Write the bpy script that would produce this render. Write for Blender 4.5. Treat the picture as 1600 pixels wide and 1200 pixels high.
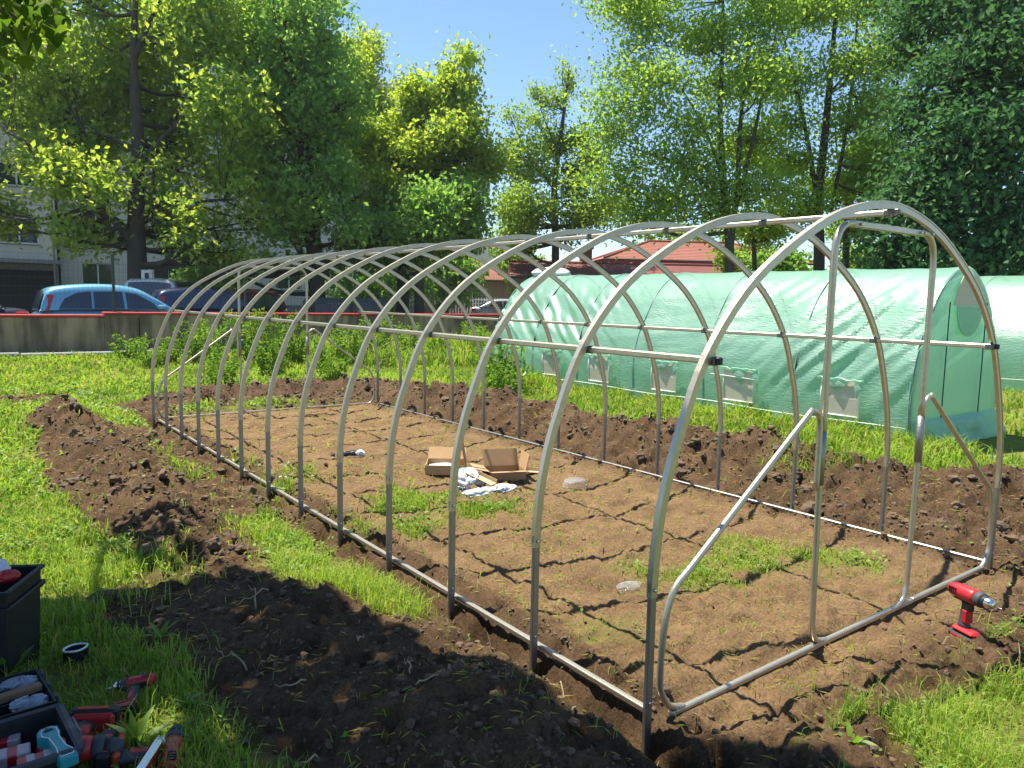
import bpy, math, random
import numpy as np
from mathutils import Vector, Matrix, Quaternion

for o in list(bpy.data.objects):
    bpy.data.objects.remove(o)
SC = bpy.context.scene
COL = SC.collection
rng = np.random.default_rng(11)
random.seed(11)
PI = math.pi

# ------------------------------------------------------------------ camera, world, sun, exposure
CAM_POS = np.array([-2.0296, -1.8161, 1.5316])
YAW, PITCH, ROLL, FPX = 0.6461, -0.1104, 0.0193, 1185.1
_fw = np.array([math.sin(YAW) * math.cos(PITCH), math.cos(YAW) * math.cos(PITCH), math.sin(PITCH)])
_r = np.array([math.cos(YAW), -math.sin(YAW), 0.0])
_u = np.cross(_r, _fw)
_r2 = _r * math.cos(ROLL) + _u * math.sin(ROLL)
_u2 = -_r * math.sin(ROLL) + _u * math.cos(ROLL)
cam_data = bpy.data.cameras.new('camera')
cam = bpy.data.objects.new('camera', cam_data)
COL.objects.link(cam)
cam.matrix_world = Matrix(((_r2[0], _u2[0], -_fw[0], CAM_POS[0]), (_r2[1], _u2[1], -_fw[1], CAM_POS[1]),
                           (_r2[2], _u2[2], -_fw[2], CAM_POS[2]), (0, 0, 0, 1)))
cam_data.sensor_width = 36.0
cam_data.lens = FPX / 1600 * 36.0
cam_data.clip_start, cam_data.clip_end = 0.05, 3000
SC.camera = cam

SUN_TO = Vector((-0.145, 0.337, 1.0)).normalized()
sun_el = math.asin(SUN_TO.z)
sun_az = math.atan2(SUN_TO.x, SUN_TO.y)
world = bpy.data.worlds.new('World')
SC.world = world
world.use_nodes = True
wn = world.node_tree
bg = wn.nodes['Background']
sky = wn.nodes.new('ShaderNodeTexSky')
sky.sky_type = 'NISHITA'
sky.sun_disc = False
sky.sun_elevation = sun_el
sky.sun_rotation = sun_az
sky.air_density, sky.dust_density, sky.ozone_density = 1.0, 0.2, 6.0
wn.links.new(sky.outputs[0], bg.inputs[0])
bg.inputs[1].default_value = 0.095
sun_data = bpy.data.lights.new('sun', 'SUN')
sun_data.energy = 5.0
sun_data.angle = math.radians(0.5)
sun_data.color = (1.0, 0.93, 0.80)
sun = bpy.data.objects.new('sun', sun_data)
COL.objects.link(sun)
sun.rotation_euler = (-SUN_TO).to_track_quat('-Z', 'Y').to_euler()
sun.location = (0, 0, 30)
SC.view_settings.view_transform = 'Standard'
SC.view_settings.look = 'None'
SC.view_settings.exposure = 1.2
SC.view_settings.gamma = 1.0
SC.view_settings.use_curve_mapping = False
GLARE_VEIL = 0.0004
SC.cycles.max_bounces = 10
SC.cycles.diffuse_bounces = 8
SC.cycles.transmission_bounces = 6
SC.cycles.volume_bounces = 0
SC.cycles.transparent_max_bounces = 8


def at(px, py, d):
    """World point seen at a photograph pixel at forward depth d (layout helper)."""
    v = _fw + _r2 * ((px - 800) / FPX) - _u2 * ((py - 600) / FPX)
    return CAM_POS + v * d


def atg(px, py, z=0.0):
    v = _fw + _r2 * ((px - 800) / FPX) - _u2 * ((py - 600) / FPX)
    return CAM_POS + v * ((z - CAM_POS[2]) / v[2])


# ------------------------------------------------------------------ noise
def _hash(ix, iy, seed):
    h = (ix.astype(np.int64) * 374761393 + iy.astype(np.int64) * 668265263 + seed * 144665) & 0x7fffffff
    h = ((h ^ (h >> 13)) * 1274126177) & 0x7fffffff
    return ((h ^ (h >> 16)) & 0xffff) / 65535.0


def vnoise(x, y, seed=0):
    x = np.asarray(x, float); y = np.asarray(y, float)
    ix, iy = np.floor(x), np.floor(y)
    fx, fy = x - ix, y - iy
    fx = fx * fx * (3 - 2 * fx); fy = fy * fy * (3 - 2 * fy)
    a, b = _hash(ix, iy, seed), _hash(ix + 1, iy, seed)
    c, d = _hash(ix, iy + 1, seed), _hash(ix + 1, iy + 1, seed)
    return (a + (b - a) * fx) + ((c + (d - c) * fx) - (a + (b - a) * fx)) * fy


def fbm(x, y, seed=0, oct=4, gain=0.5):
    s, a, t = 0.0, 1.0, 0.0
    for k in range(oct):
        s = s + a * vnoise(x * 2 ** k + 17.3 * k, y * 2 ** k - 9.1 * k, seed + k)
        t += a; a *= gain
    return s / t


def sstep(a, b, x):
    t = np.clip((x - a) / (b - a), 0, 1)
    return t * t * (3 - 2 * t)


def poly_sd(x, y, poly):
    """Signed distance (negative inside) to a polygon."""
    x = np.asarray(x, float); y = np.asarray(y, float)
    d = np.full(x.shape, 1e9); inside = np.zeros(x.shape, bool)
    n = len(poly)
    for i in range(n):
        ax, ay = poly[i]; bx, by = poly[(i + 1) % n]
        ex, ey = bx - ax, by - ay
        t = np.clip(((x - ax) * ex + (y - ay) * ey) / (ex * ex + ey * ey + 1e-12), 0, 1)
        d = np.minimum(d, np.hypot(x - ax - t * ex, y - ay - t * ey))
        c = ((ay > y) != (by > y)) & (x < (bx - ax) * (y - ay) / (by - ay + 1e-12) + ax)
        inside ^= c
    return np.where(inside, -d, d)


def line_dist(x, y, pts):
    """Distance to a polyline and interpolated third value."""
    d = np.full(np.shape(x), 1e9); v = np.zeros(np.shape(x))
    for (ax, ay, av), (bx, by, bv) in zip(pts[:-1], pts[1:]):
        ex, ey = bx - ax, by - ay
        t = np.clip(((x - ax) * ex + (y - ay) * ey) / (ex * ex + ey * ey), 0, 1)
        dd = np.hypot(x - ax - t * ex, y - ay - t * ey)
        m = dd < d
        d = np.where(m, dd, d); v = np.where(m, av + (bv - av) * t, v)
    return d, v


# ------------------------------------------------------------------ materials
def mat(name, color, rough=0.6, metal=0.0, var=0.15, scale=8.0, bump=0.0, bump_scale=40.0, spec=0.5, coat=0.0, trans=0.0):
    m = bpy.data.materials.new(name)
    m.use_nodes = True
    nt = m.node_tree
    b = nt.nodes['Principled BSDF']
    b.inputs['Roughness'].default_value = rough
    b.inputs['Metallic'].default_value = metal
    b.inputs['Specular IOR Level'].default_value = spec
    b.inputs['Coat Weight'].default_value = coat
    tc = nt.nodes.new('ShaderNodeTexCoord')
    n = nt.nodes.new('ShaderNodeTexNoise')
    n.inputs['Scale'].default_value = scale
    n.inputs['Detail'].default_value = 6
    nt.links.new(tc.outputs['Object'], n.inputs['Vector'])
    mx = nt.nodes.new('ShaderNodeMix'); mx.data_type = 'RGBA'
    mx.inputs['A'].default_value = (*[max(0, c * (1 - var)) for c in color], 1)
    mx.inputs['B'].default_value = (*[min(1, c * (1 + var)) for c in color], 1)
    nt.links.new(n.outputs['Fac'], mx.inputs['Factor'])
    nt.links.new(mx.outputs['Result'], b.inputs['Base Color'])
    if bump:
        n2 = nt.nodes.new('ShaderNodeTexNoise')
        n2.inputs['Scale'].default_value = bump_scale
        n2.inputs['Detail'].default_value = 8
        nt.links.new(tc.outputs['Object'], n2.inputs['Vector'])
        bp = nt.nodes.new('ShaderNodeBump')
        bp.inputs['Strength'].default_value = bump
        bp.inputs['Distance'].default_value = 0.02
        nt.links.new(n2.outputs['Fac'], bp.inputs['Height'])
        nt.links.new(bp.outputs['Normal'], b.inputs['Normal'])
    return m


def leaf_mat(name, dark, light, trans=0.5, tcol=None, gloss=0.035, straw=None):
    """Diffuse + translucent leaf with a per-leaf tint attribute."""
    m = bpy.data.materials.new(name)
    m.use_nodes = True
    nt = m.node_tree
    nt.nodes.clear()
    out = nt.nodes.new('ShaderNodeOutputMaterial')
    a = nt.nodes.new('ShaderNodeAttribute'); a.attribute_name = 'tint'
    mx = nt.nodes.new('ShaderNodeMix'); mx.data_type = 'RGBA'
    mx.inputs['A'].default_value = (*dark, 1); mx.inputs['B'].default_value = (*light, 1)
    nt.links.new(a.outputs['Fac'], mx.inputs['Factor'])
    if straw:
        m3 = nt.nodes.new('ShaderNodeMix'); m3.data_type = 'RGBA'
        th = nt.nodes.new('ShaderNodeMath'); th.operation = 'GREATER_THAN'; th.inputs[1].default_value = 1.5
        nt.links.new(a.outputs['Fac'], th.inputs[0]); nt.links.new(th.outputs[0], m3.inputs['Factor'])
        nt.links.new(mx.outputs['Result'], m3.inputs['A']); m3.inputs['B'].default_value = (*straw, 1)
        mx = m3
    df = nt.nodes.new('ShaderNodeBsdfDiffuse')
    tr = nt.nodes.new('ShaderNodeBsdfTranslucent')
    nt.links.new(mx.outputs['Result'], df.inputs['Color'])
    hs = nt.nodes.new('ShaderNodeMix'); hs.data_type = 'RGBA'; hs.blend_type = 'MULTIPLY'
    hs.inputs['Factor'].default_value = 1.0
    hs.inputs['B'].default_value = (*(tcol or (1.30, 1.40, 0.64)), 1)
    nt.links.new(mx.outputs['Result'], hs.inputs['A'])
    nt.links.new(hs.outputs['Result'], tr.inputs['Color'])
    ms = nt.nodes.new('ShaderNodeMixShader'); ms.inputs[0].default_value = trans
    nt.links.new(df.outputs[0], ms.inputs[1]); nt.links.new(tr.outputs[0], ms.inputs[2])
    gl = nt.nodes.new('ShaderNodeBsdfGlossy'); gl.inputs['Roughness'].default_value = 0.55
    gl.inputs['Color'].default_value = (0.6, 0.6, 0.6, 1)
    lw = nt.nodes.new('ShaderNodeFresnel'); lw.inputs[0].default_value = 1.35
    ml = nt.nodes.new('ShaderNodeMath'); ml.operation = 'MULTIPLY'; ml.inputs[1].default_value = gloss * 4
    nt.links.new(lw.outputs[0], ml.inputs[0])
    m2 = nt.nodes.new('ShaderNodeMixShader')
    nt.links.new(ml.outputs[0], m2.inputs[0])
    nt.links.new(ms.outputs[0], m2.inputs[1]); nt.links.new(gl.outputs[0], m2.inputs[2])
    nt.links.new(m2.outputs[0], out.inputs[0])
    return m


def glass_mat(name, color, rough=0.05):
    m = bpy.data.materials.new(name)
    m.use_nodes = True
    b = m.node_tree.nodes['Principled BSDF']
    b.inputs['Base Color'].default_value = (*color, 1)
    b.inputs['Roughness'].default_value = rough
    b.inputs['Specular IOR Level'].default_value = 0.8
    return m


M = {}
M['steel'] = mat('galvanised steel', (0.50, 0.455, 0.365), 0.40, 0.80, 0.16, 30, 0.08, 120)
M['steel_dull'] = mat('dull zinc', (0.29, 0.285, 0.26), 0.45, 0.85, 0.15, 30, 0.1, 120)
M['black_plastic'] = mat('black plastic', (0.010, 0.011, 0.013), 0.55, 0, 0.2, 10, 0.05, 80)
M['dark_metal'] = mat('dark painted post', (0.03, 0.045, 0.04), 0.5, 0, 0.2, 10)
M['red_plastic'] = mat('red plastic', (0.40, 0.018, 0.022), 0.38, 0, 0.12, 10)
M['orange_red'] = mat('orange red plastic', (0.42, 0.055, 0.018), 0.4, 0, 0.12, 10)
M['rubber'] = mat('dark grey rubber', (0.045, 0.048, 0.055), 0.65, 0, 0.2, 20, 0.1, 150)
M['chrome'] = mat('brushed steel', (0.62, 0.62, 0.60), 0.25, 1.0, 0.1, 30)
M['teal'] = mat('turquoise plastic', (0.02, 0.26, 0.29), 0.4, 0, 0.1, 12)
M['white_plastic'] = mat('white plastic', (0.75, 0.75, 0.72), 0.4, 0, 0.06, 12)
M['cardboard'] = mat('brown cardboard', (0.40, 0.25, 0.125), 0.8, 0, 0.12, 14, 0.1, 90)
M['cardboard_pale'] = mat('pale cardboard', (0.52, 0.37, 0.21), 0.8, 0, 0.1, 14, 0.1, 90)
M['concrete'] = stained = mat('stained concrete', (0.30, 0.235, 0.15), 0.9, 0, 0.55, 1.1, 0.3, 25)
M['red_paint'] = mat('red painted coping', (0.46, 0.035, 0.03), 0.6, 0, 0.2, 6, 0.1, 40)
M['kerb'] = mat('pale concrete kerb', (0.22, 0.235, 0.24), 0.9, 0, 0.3, 5, 0.2, 40)
M['asphalt'] = mat('asphalt', (0.06, 0.06, 0.058), 0.9, 0, 0.3, 2, 0.2, 60)
M['panel_grey'] = mat('grey concrete panel', (0.62, 0.595, 0.54), 0.9, 0, 0.16, 0.8, 0.12, 20)
M['panel_beige'] = mat('beige concrete panel', (0.64, 0.575, 0.48), 0.9, 0, 0.16, 0.8, 0.12, 20)
M['joint'] = mat('dark joint backing', (0.16, 0.155, 0.14), 0.95, 0, 0.2, 2)
M['white_frame'] = mat('white window frame', (0.72, 0.72, 0.70), 0.5, 0, 0.05, 6)
M['pane'] = glass_mat('dark window pane', (0.03, 0.045, 0.05), 0.06)
M['painted_dark'] = mat('painted garage dark', (0.02, 0.022, 0.024), 0.9, 0, 0.2, 2)
M['tile_red'] = mat('terracotta roof tiles', (0.25, 0.09, 0.058), 0.85, 0, 0.3, 3, 0.5, 18)
M['tile_dark'] = mat('dark red roof sheet', (0.22, 0.075, 0.06), 0.8, 0, 0.25, 2, 0.3, 18)
M['brick_wall'] = mat('brown red brick wall', (0.30, 0.12, 0.08), 0.9, 0, 0.3, 5, 0.3, 40)
M['pink_wall'] = mat('pinkish plaster wall', (0.36, 0.23, 0.18), 0.9, 0, 0.2, 2, 0.1, 30)
M['bark'] = mat('grey brown bark', (0.075, 0.062, 0.048), 0.95, 0, 0.45, 6, 0.8, 12)
M['bark_pale'] = mat('mottled plane bark', (0.052, 0.046, 0.036), 0.95, 0, 0.5, 4, 0.6, 10)
M['clod'] = mat('loose soil clod', (0.112, 0.074, 0.043), 0.95, 0, 0.4, 14, 0.6, 60)
M['root'] = mat('pale dry root', (0.34, 0.25, 0.15), 0.9, 0, 0.25, 30)
M['rope'] = mat('white cord', (0.72, 0.74, 0.68), 0.8, 0, 0.05, 30)

M['bag'] = mat('white crinkled plastic film', (0.62, 0.65, 0.68), 0.22, 0, 0.12, 9, 0.3, 30)
def clear_mat(name):
    m = bpy.data.materials.new(name); m.use_nodes = True
    nt = m.node_tree; b = nt.nodes['Principled BSDF']
    b.inputs['Base Color'].default_value = (.55, .57, .60, 1); b.inputs['Roughness'].default_value = .16; b.inputs['Specular IOR Level'].default_value = .9
    tp = nt.nodes.new('ShaderNodeBsdfTransparent'); tp.inputs[0].default_value = (.95, .96, .97, 1)
    mx = nt.nodes.new('ShaderNodeMixShader')
    lw = nt.nodes.new('ShaderNodeLayerWeight'); lw.inputs['Blend'].default_value = .35
    mr = nt.nodes.new('ShaderNodeMapRange'); mr.inputs['To Min'].default_value = .07; mr.inputs['To Max'].default_value = .42
    nt.links.new(lw.outputs['Facing'], mr.inputs['Value']); nt.links.new(mr.outputs[0], mx.inputs[0])
    nt.links.new(tp.outputs[0], mx.inputs[1]); nt.links.new(b.outputs[0], mx.inputs[2])
    nt.links.new(mx.outputs[0], nt.nodes['Material Output'].inputs['Surface'])
    return m


M['clear_film'] = clear_mat('clear crinkled film')
M['film_seam'] = mat('darker green seam tape', (0.20, 0.42, 0.31), 0.5, 0, 0.1, 12)
M['bag_dull'] = mat('dull plastic bag', (0.26, 0.30, 0.36), 0.25, 0, 0.25, 14, 0.4, 40)
M['packet_pale'] = mat('pale packet band', (0.42, 0.33, 0.33), 0.5, 0, 0.15, 20)
M['bag_green'] = mat('green printed film', (0.10, 0.45, 0.28), 0.3, 0, 0.1, 9)
M['bag_dark'] = mat('dark plastic film', (0.04, 0.05, 0.06), 0.3, 0, 0.2, 9, 0.3, 30)
M['tyre'] = mat('tyre rubber', (0.02, 0.02, 0.02), 0.8, 0, 0.2, 10)
M['rim'] = mat('alloy rim', (0.5, 0.5, 0.5), 0.35, 0.8, 0.1, 10)
M['car_glass'] = glass_mat('tinted car glass', (0.02, 0.03, 0.05), 0.03)
M['tail_red'] = mat('red tail lamp', (0.40, 0.01, 0.015), 0.15, 0, 0.05, 10, coat=0.6)
M['lamp_clear'] = mat('clear headlamp', (0.7, 0.72, 0.75), 0.1, 0, 0.05, 10)
M['bin_grey'] = mat('dark grey bin plastic', (0.10, 0.115, 0.125), 0.55, 0, 0.15, 5)

# dark runs of damp down the concrete
_nt = stained.node_tree; _mp = _nt.nodes.new('ShaderNodeMapping'); _mp.inputs['Scale'].default_value = (2.2, 2.2, 0.35)
_tc = [n for n in _nt.nodes if n.type == 'TEX_COORD'][0]; _nn = _nt.nodes.new('ShaderNodeTexNoise'); _nn.inputs['Scale'].default_value = 1.6; _nn.inputs['Detail'].default_value = 7
_nt.links.new(_tc.outputs['Object'], _mp.inputs[0]); _nt.links.new(_mp.outputs[0], _nn.inputs['Vector'])
_rp = _nt.nodes.new('ShaderNodeValToRGB'); _rp.color_ramp.elements[0].position = .38; _rp.color_ramp.elements[1].position = .62
_rp.color_ramp.elements[0].color = (.32, .30, .26, 1); _rp.color_ramp.elements[1].color = (1.15, 1.12, 1.05, 1)
_nt.links.new(_nn.outputs['Fac'], _rp.inputs[0]); _mm = _nt.nodes.new('ShaderNodeMix'); _mm.data_type = 'RGBA'; _mm.blend_type = 'MULTIPLY'; _mm.inputs['Factor'].default_value = .9
_old = [n for n in _nt.nodes if n.type == 'MIX' and n is not _mm][0]
_nt.links.new(_old.outputs['Result'], _mm.inputs['A']); _nt.links.new(_rp.outputs[0], _mm.inputs['B'])
_nt.links.new(_mm.outputs['Result'], _nt.nodes['Principled BSDF'].inputs['Base Color'])

LM = {}
LM['plane'] = leaf_mat('plane leaves', (0.20, 0.32, 0.08), (0.38, 0.47, 0.095), 0.62, (1.45, 1.42, 0.55))
LM['plane_dark'] = leaf_mat('dark plane leaves', (0.16, 0.30, 0.10), (0.30, 0.43, 0.12), 0.60)
LM['light'] = leaf_mat('light leaves', (0.19, 0.29, 0.055), (0.34, 0.44, 0.08), 0.54)
LM['locust'] = leaf_mat('locust leaves', (0.20, 0.32, 0.085), (0.38, 0.49, 0.11), 0.6)
LM['chestnut'] = leaf_mat('chestnut leaves', (0.055, 0.135, 0.062), (0.115, 0.215, 0.085), 0.40, (1.2, 1.4, .8), 0.04)
LM['linden'] = leaf_mat('linden leaves', (0.05, 0.10, 0.016), (0.13, 0.19, 0.025), 0.55, None, 0.008)
LM['weed'] = leaf_mat('weed leaves', (0.10, 0.20, 0.03), (0.24, 0.35, 0.05), 0.5)
LM['grass'] = leaf_mat('grass blades', (0.17, 0.275, 0.045), (0.36, 0.47, 0.085), 0.50, (1.22, 1.30, 0.58), 0.015, (0.44, 0.36, 0.16))


M['mesh_beige'] = leaf_mat('beige insect mesh', (0.62, 0.58, 0.47), (0.62, 0.58, 0.47), 0.12, (1.2, 1.2, 1.0), 0.05)


def car_paint(name, c):
    return mat(name, c, 0.28, 0.25, 0.04, 3, coat=0.7)


# ------------------------------------------------------------------ object helpers
def link(o, parent=None):
    COL.objects.link(o)
    if parent is not None:
        o.parent = parent
    return o


def tag(o, label=None, cat=None, group=None, kind=None):
    if label: o['label'] = label
    if cat: o['category'] = cat
    if group: o['group'] = group
    if kind: o['kind'] = kind
    return o


def empty(name, loc=(0, 0, 0), rz=0.0, label=None, cat=None, group=None):
    o = bpy.data.objects.new(name, None)
    o.empty_display_size = 0.2
    link(o)
    o.location = loc
    o.rotation_euler = (0, 0, rz)
    return tag(o, label, cat, group)


def np_mesh(name, verts, tris, material, parent=None, smooth=False, tint=None, attrs=None):
    verts = np.asarray(verts, np.float32); tris = np.asarray(tris, np.int32)
    me = bpy.data.meshes.new(name)
    me.vertices.add(len(verts)); me.vertices.foreach_set('co', verts.ravel())
    me.loops.add(tris.size); me.loops.foreach_set('vertex_index', tris.ravel())
    k = tris.shape[1]
    me.polygons.add(len(tris)); me.polygons.foreach_set('loop_start', np.arange(0, tris.size, k, dtype=np.int32))
    me.polygons.foreach_set('use_smooth', np.full(len(tris), smooth, bool))
    at_ = dict(attrs or {})
    if tint is not None: at_['tint'] = tint
    for n, v in at_.items():
        a = me.attributes.new(n, 'FLOAT', 'POINT')
        a.data.foreach_set('value', np.asarray(v, np.float32))
    me.update(calc_edges=True)
    me.validate()
    for mm in (material if isinstance(material, (list, tuple)) else [material]):
        me.materials.append(mm)
    return link(bpy.data.objects.new(name, me), parent)


def copy_tree(o, parent=None):
    c = o.copy()
    link(c, parent)
    for ch in list(o.children):
        copy_tree(ch, c)
    return c


class MB:
    """Collects shapes into one mesh."""
    def __init__(s):
        s.v, s.f, s.sm = [], [], []

    def add(s, v, f, smooth=False, mtx=None):
        n = len(s.v)
        if mtx is not None:
            v = [tuple(mtx @ Vector(p)) for p in v]
        s.v += [tuple(p) for p in v]
        s.f += [tuple(i + n for i in q) for q in f]
        s.sm += [smooth] * len(f)
        return s

    def box(s, x0, x1, y0, y1, z0, z1, b=0.0, mtx=None):
        c = ((x0 + x1) / 2, (y0 + y1) / 2, (z0 + z1) / 2)
        h = (abs(x1 - x0) / 2, abs(y1 - y0) / 2, abs(z1 - z0) / 2)
        b = min(b, min(h) * 0.9)
        if b <= 0:
            v = [(c[0] + sx * h[0], c[1] + sy * h[1], c[2] + sz * h[2]) for sx in (-1, 1) for sy in (-1, 1) for sz in (-1, 1)]
            f = [(0, 1, 3, 2), (4, 6, 7, 5), (0, 4, 5, 1), (2, 3, 7, 6), (0, 2, 6, 4), (1, 5, 7, 3)]
            return s.add(v, f, False, mtx)
        v, idx = [], {}
        for sx in (-1, 1):
            for sy in (-1, 1):
                for sz in (-1, 1):
                    for ax in range(3):
                        p = [h[0] - b, h[1] - b, h[2] - b]
                        p[ax] += b
                        idx[(sx, sy, sz, ax)] = len(v)
                        v.append((c[0] + sx * p[0], c[1] + sy * p[1], c[2] + sz * p[2]))
        f = []
        S = (-1, 1)
        for ax in range(3):
            o1, o2 = [(1, 2), (2, 0), (0, 1)][ax]
            for sg in S:
                q = []
                for a, bb in ((-1, -1), (1, -1), (1, 1), (-1, 1)):
                    k = [0, 0, 0]; k[ax] = sg; k[o1] = a; k[o2] = bb
                    q.append(idx[(*k, ax)])
                f.append(tuple(q if sg > 0 else q[::-1]))
        for ax in range(3):
            o1, o2 = [(1, 2), (2, 0), (0, 1)][ax]
            for a in S:
                for bb in S:
                    k0 = [0, 0, 0]; k0[ax] = -1; k0[o1] = a; k0[o2] = bb
                    k1 = list(k0); k1[ax] = 1
                    q = [idx[(*k0, o1)], idx[(*k0, o2)], idx[(*k1, o2)], idx[(*k1, o1)]]
                    f.append(tuple(q if a * bb < 0 else q[::-1]))
        for sx in S:
            for sy in S:
                for sz in S:
                    q = [idx[(sx, sy, sz, 0)], idx[(sx, sy, sz, 1)], idx[(sx, sy, sz, 2)]]
                    f.append(tuple(q if sx * sy * sz > 0 else q[::-1]))
        return s.add(v, f, False, mtx)

    def tube(s, path, r, n=8, cap=True, mtx=None, smooth=True):
        """r: number or list. Parallel-transported frame."""
        P = [Vector(p) for p in path]
        R = r if isinstance(r, (list, tuple)) else [r] * len(P)
        T = []
        for i in range(len(P)):
            a = P[min(i + 1, len(P) - 1)] - P[max(i - 1, 0)]
            T.append(a.normalized() if a.length > 1e-9 else Vector((0, 0, 1)))
        up = Vector((0, 0, 1)) if abs(T[0].z) < 0.9 else Vector((1, 0, 0))
        nrm = T[0].cross(up).normalized()
        v, f = [], []
        for i, p in enumerate(P):
            if i:
                q = T[i - 1].rotation_difference(T[i])
                nrm = (q @ nrm).normalized()
            bn = T[i].cross(nrm)
            for k in range(n):
                a = 2 * PI * k / n
                v.append(tuple(p + (nrm * math.cos(a) + bn * math.sin(a)) * R[i]))
        for i in range(len(P) - 1):
            for k in range(n):
                f.append((i * n + k, i * n + (k + 1) % n, (i + 1) * n + (k + 1) % n, (i + 1) * n + k))
        s.add(v, f, smooth, mtx)
        if cap:
            m0 = len(s.v) - len(v)
            s.f += [tuple(m0 + k for k in range(n))[::-1], tuple(m0 + (len(P) - 1) * n + k for k in range(n))]
            s.sm += [False, False]
        return s

    def sweep_y(s, path, section, y, smooth=False, closed_ends=True):
        """Sweep a section [(radial, along_y)] along an x-z path lying in plane y."""
        n = len(section); v, f = [], []
        for i, (x, z) in enumerate(path):
            x0, z0 = path[max(i - 1, 0)]; x1, z1 = path[min(i + 1, len(path) - 1)]
            tx, tz = x1 - x0, z1 - z0
            L = math.hypot(tx, tz); tx, tz = tx / L, tz / L
            nx, nz = -tz, tx
            for a, b in section:
                v.append((x + nx * a, y + b, z + nz * a))
        for i in range(len(path) - 1):
            for k in range(n):
                f.append((i * n + k, i * n + (k + 1) % n, (i + 1) * n + (k + 1) % n, (i + 1) * n + k))
        if closed_ends:
            f.append(tuple(range(n))[::-1]); f.append(tuple((len(path) - 1) * n + k for k in range(n)))
        return s.add(v, f, smooth)

    def lathe(s, prof, n=16, mtx=None, smooth=True):
        """prof [(r, h)] round local z."""
        v, f = [], []
        for r, h in prof:
            for k in range(n):
                a = 2 * PI * k / n
                v.append((r * math.cos(a), r * math.sin(a), h))
        for i in range(len(prof) - 1):
            for k in range(n):
                f.append((i * n + k, i * n + (k + 1) % n, (i + 1) * n + (k + 1) % n, (i + 1) * n + k))
        f.append(tuple(range(n))[::-1]); f.append(tuple((len(prof) - 1) * n + k for k in range(n)))
        return s.add(v, f, smooth, mtx)

    def prism(s, poly, h0, h1, mtx=None, inset=0.0):
        """Extrude a 2-D polygon in x-y from h0 to h1, with a chamfer."""
        n = len(poly)
        if inset:
            cx = sum(p[0] for p in poly) / n; cy = sum(p[1] for p in poly) / n
            def ins(p):
                dx, dy = p[0] - cx, p[1] - cy
                L = math.hypot(dx, dy) or 1
                return (p[0] - dx / L * inset, p[1] - dy / L * inset)
            ip = [ins(p) for p in poly]
            rings = [(ip, h0), (poly, h0 + inset), (poly, h1 - inset), (ip, h1)]
        else:
            rings = [(poly, h0), (poly, h1)]
        v = [(p[0], p[1], h) for pl, h in rings for p in pl]
        f = [tuple(range(n))[::-1], tuple((len(rings) - 1) * n + k for k in range(n))]
        for i in range(len(rings) - 1):
            for k in range(n):
                f.append((i * n + k, i * n + (k + 1) % n, (i + 1) * n + (k + 1) % n, (i + 1) * n + k))
        return s.add(v, f, False, mtx)

    def build(s, name, material, parent=None):
        me = bpy.data.meshes.new(name)
        me.from_pydata(s.v, [], s.f)
        me.polygons.foreach_set('use_smooth', s.sm)
        me.materials.append(material)
        me.update()
        return link(bpy.data.objects.new(name, me), parent)


def smooth_path(pts, n=6):
    """Catmull-Rom through the points."""
    P = [Vector(p) for p in pts]
    out = []
    for i in range(len(P) - 1):
        p0, p1, p2, p3 = P[max(i - 1, 0)], P[i], P[i + 1], P[min(i + 2, len(P) - 1)]
        for k in range(n):
            t = k / n
            out.append(0.5 * ((2 * p1) + (p2 - p0) * t + (2 * p0 - 5 * p1 + 4 * p2 - p3) * t * t + (3 * p1 - p0 - 3 * p2 + p3) * t ** 3))
    out.append(P[-1])
    return out


def grid_mesh(name, V, nu, nv, material, parent=None, smooth=True, attrs=None):
    """V (nu*nv,3) row-major u then v."""
    i = np.arange(nu - 1)[:, None] * nv + np.arange(nv - 1)[None, :]
    q = np.stack([i, i + nv, i + nv + 1, i + 1], -1).reshape(-1, 4)
    return np_mesh(name, V, q, material, parent, smooth, None, attrs)


def XF(loc=(0, 0, 0), rot=(0, 0, 0), sc=1.0):
    from mathutils import Euler
    return Matrix.Translation(loc) @ Euler(rot).to_matrix().to_4x4() @ Matrix.Scale(sc, 4)

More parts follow.
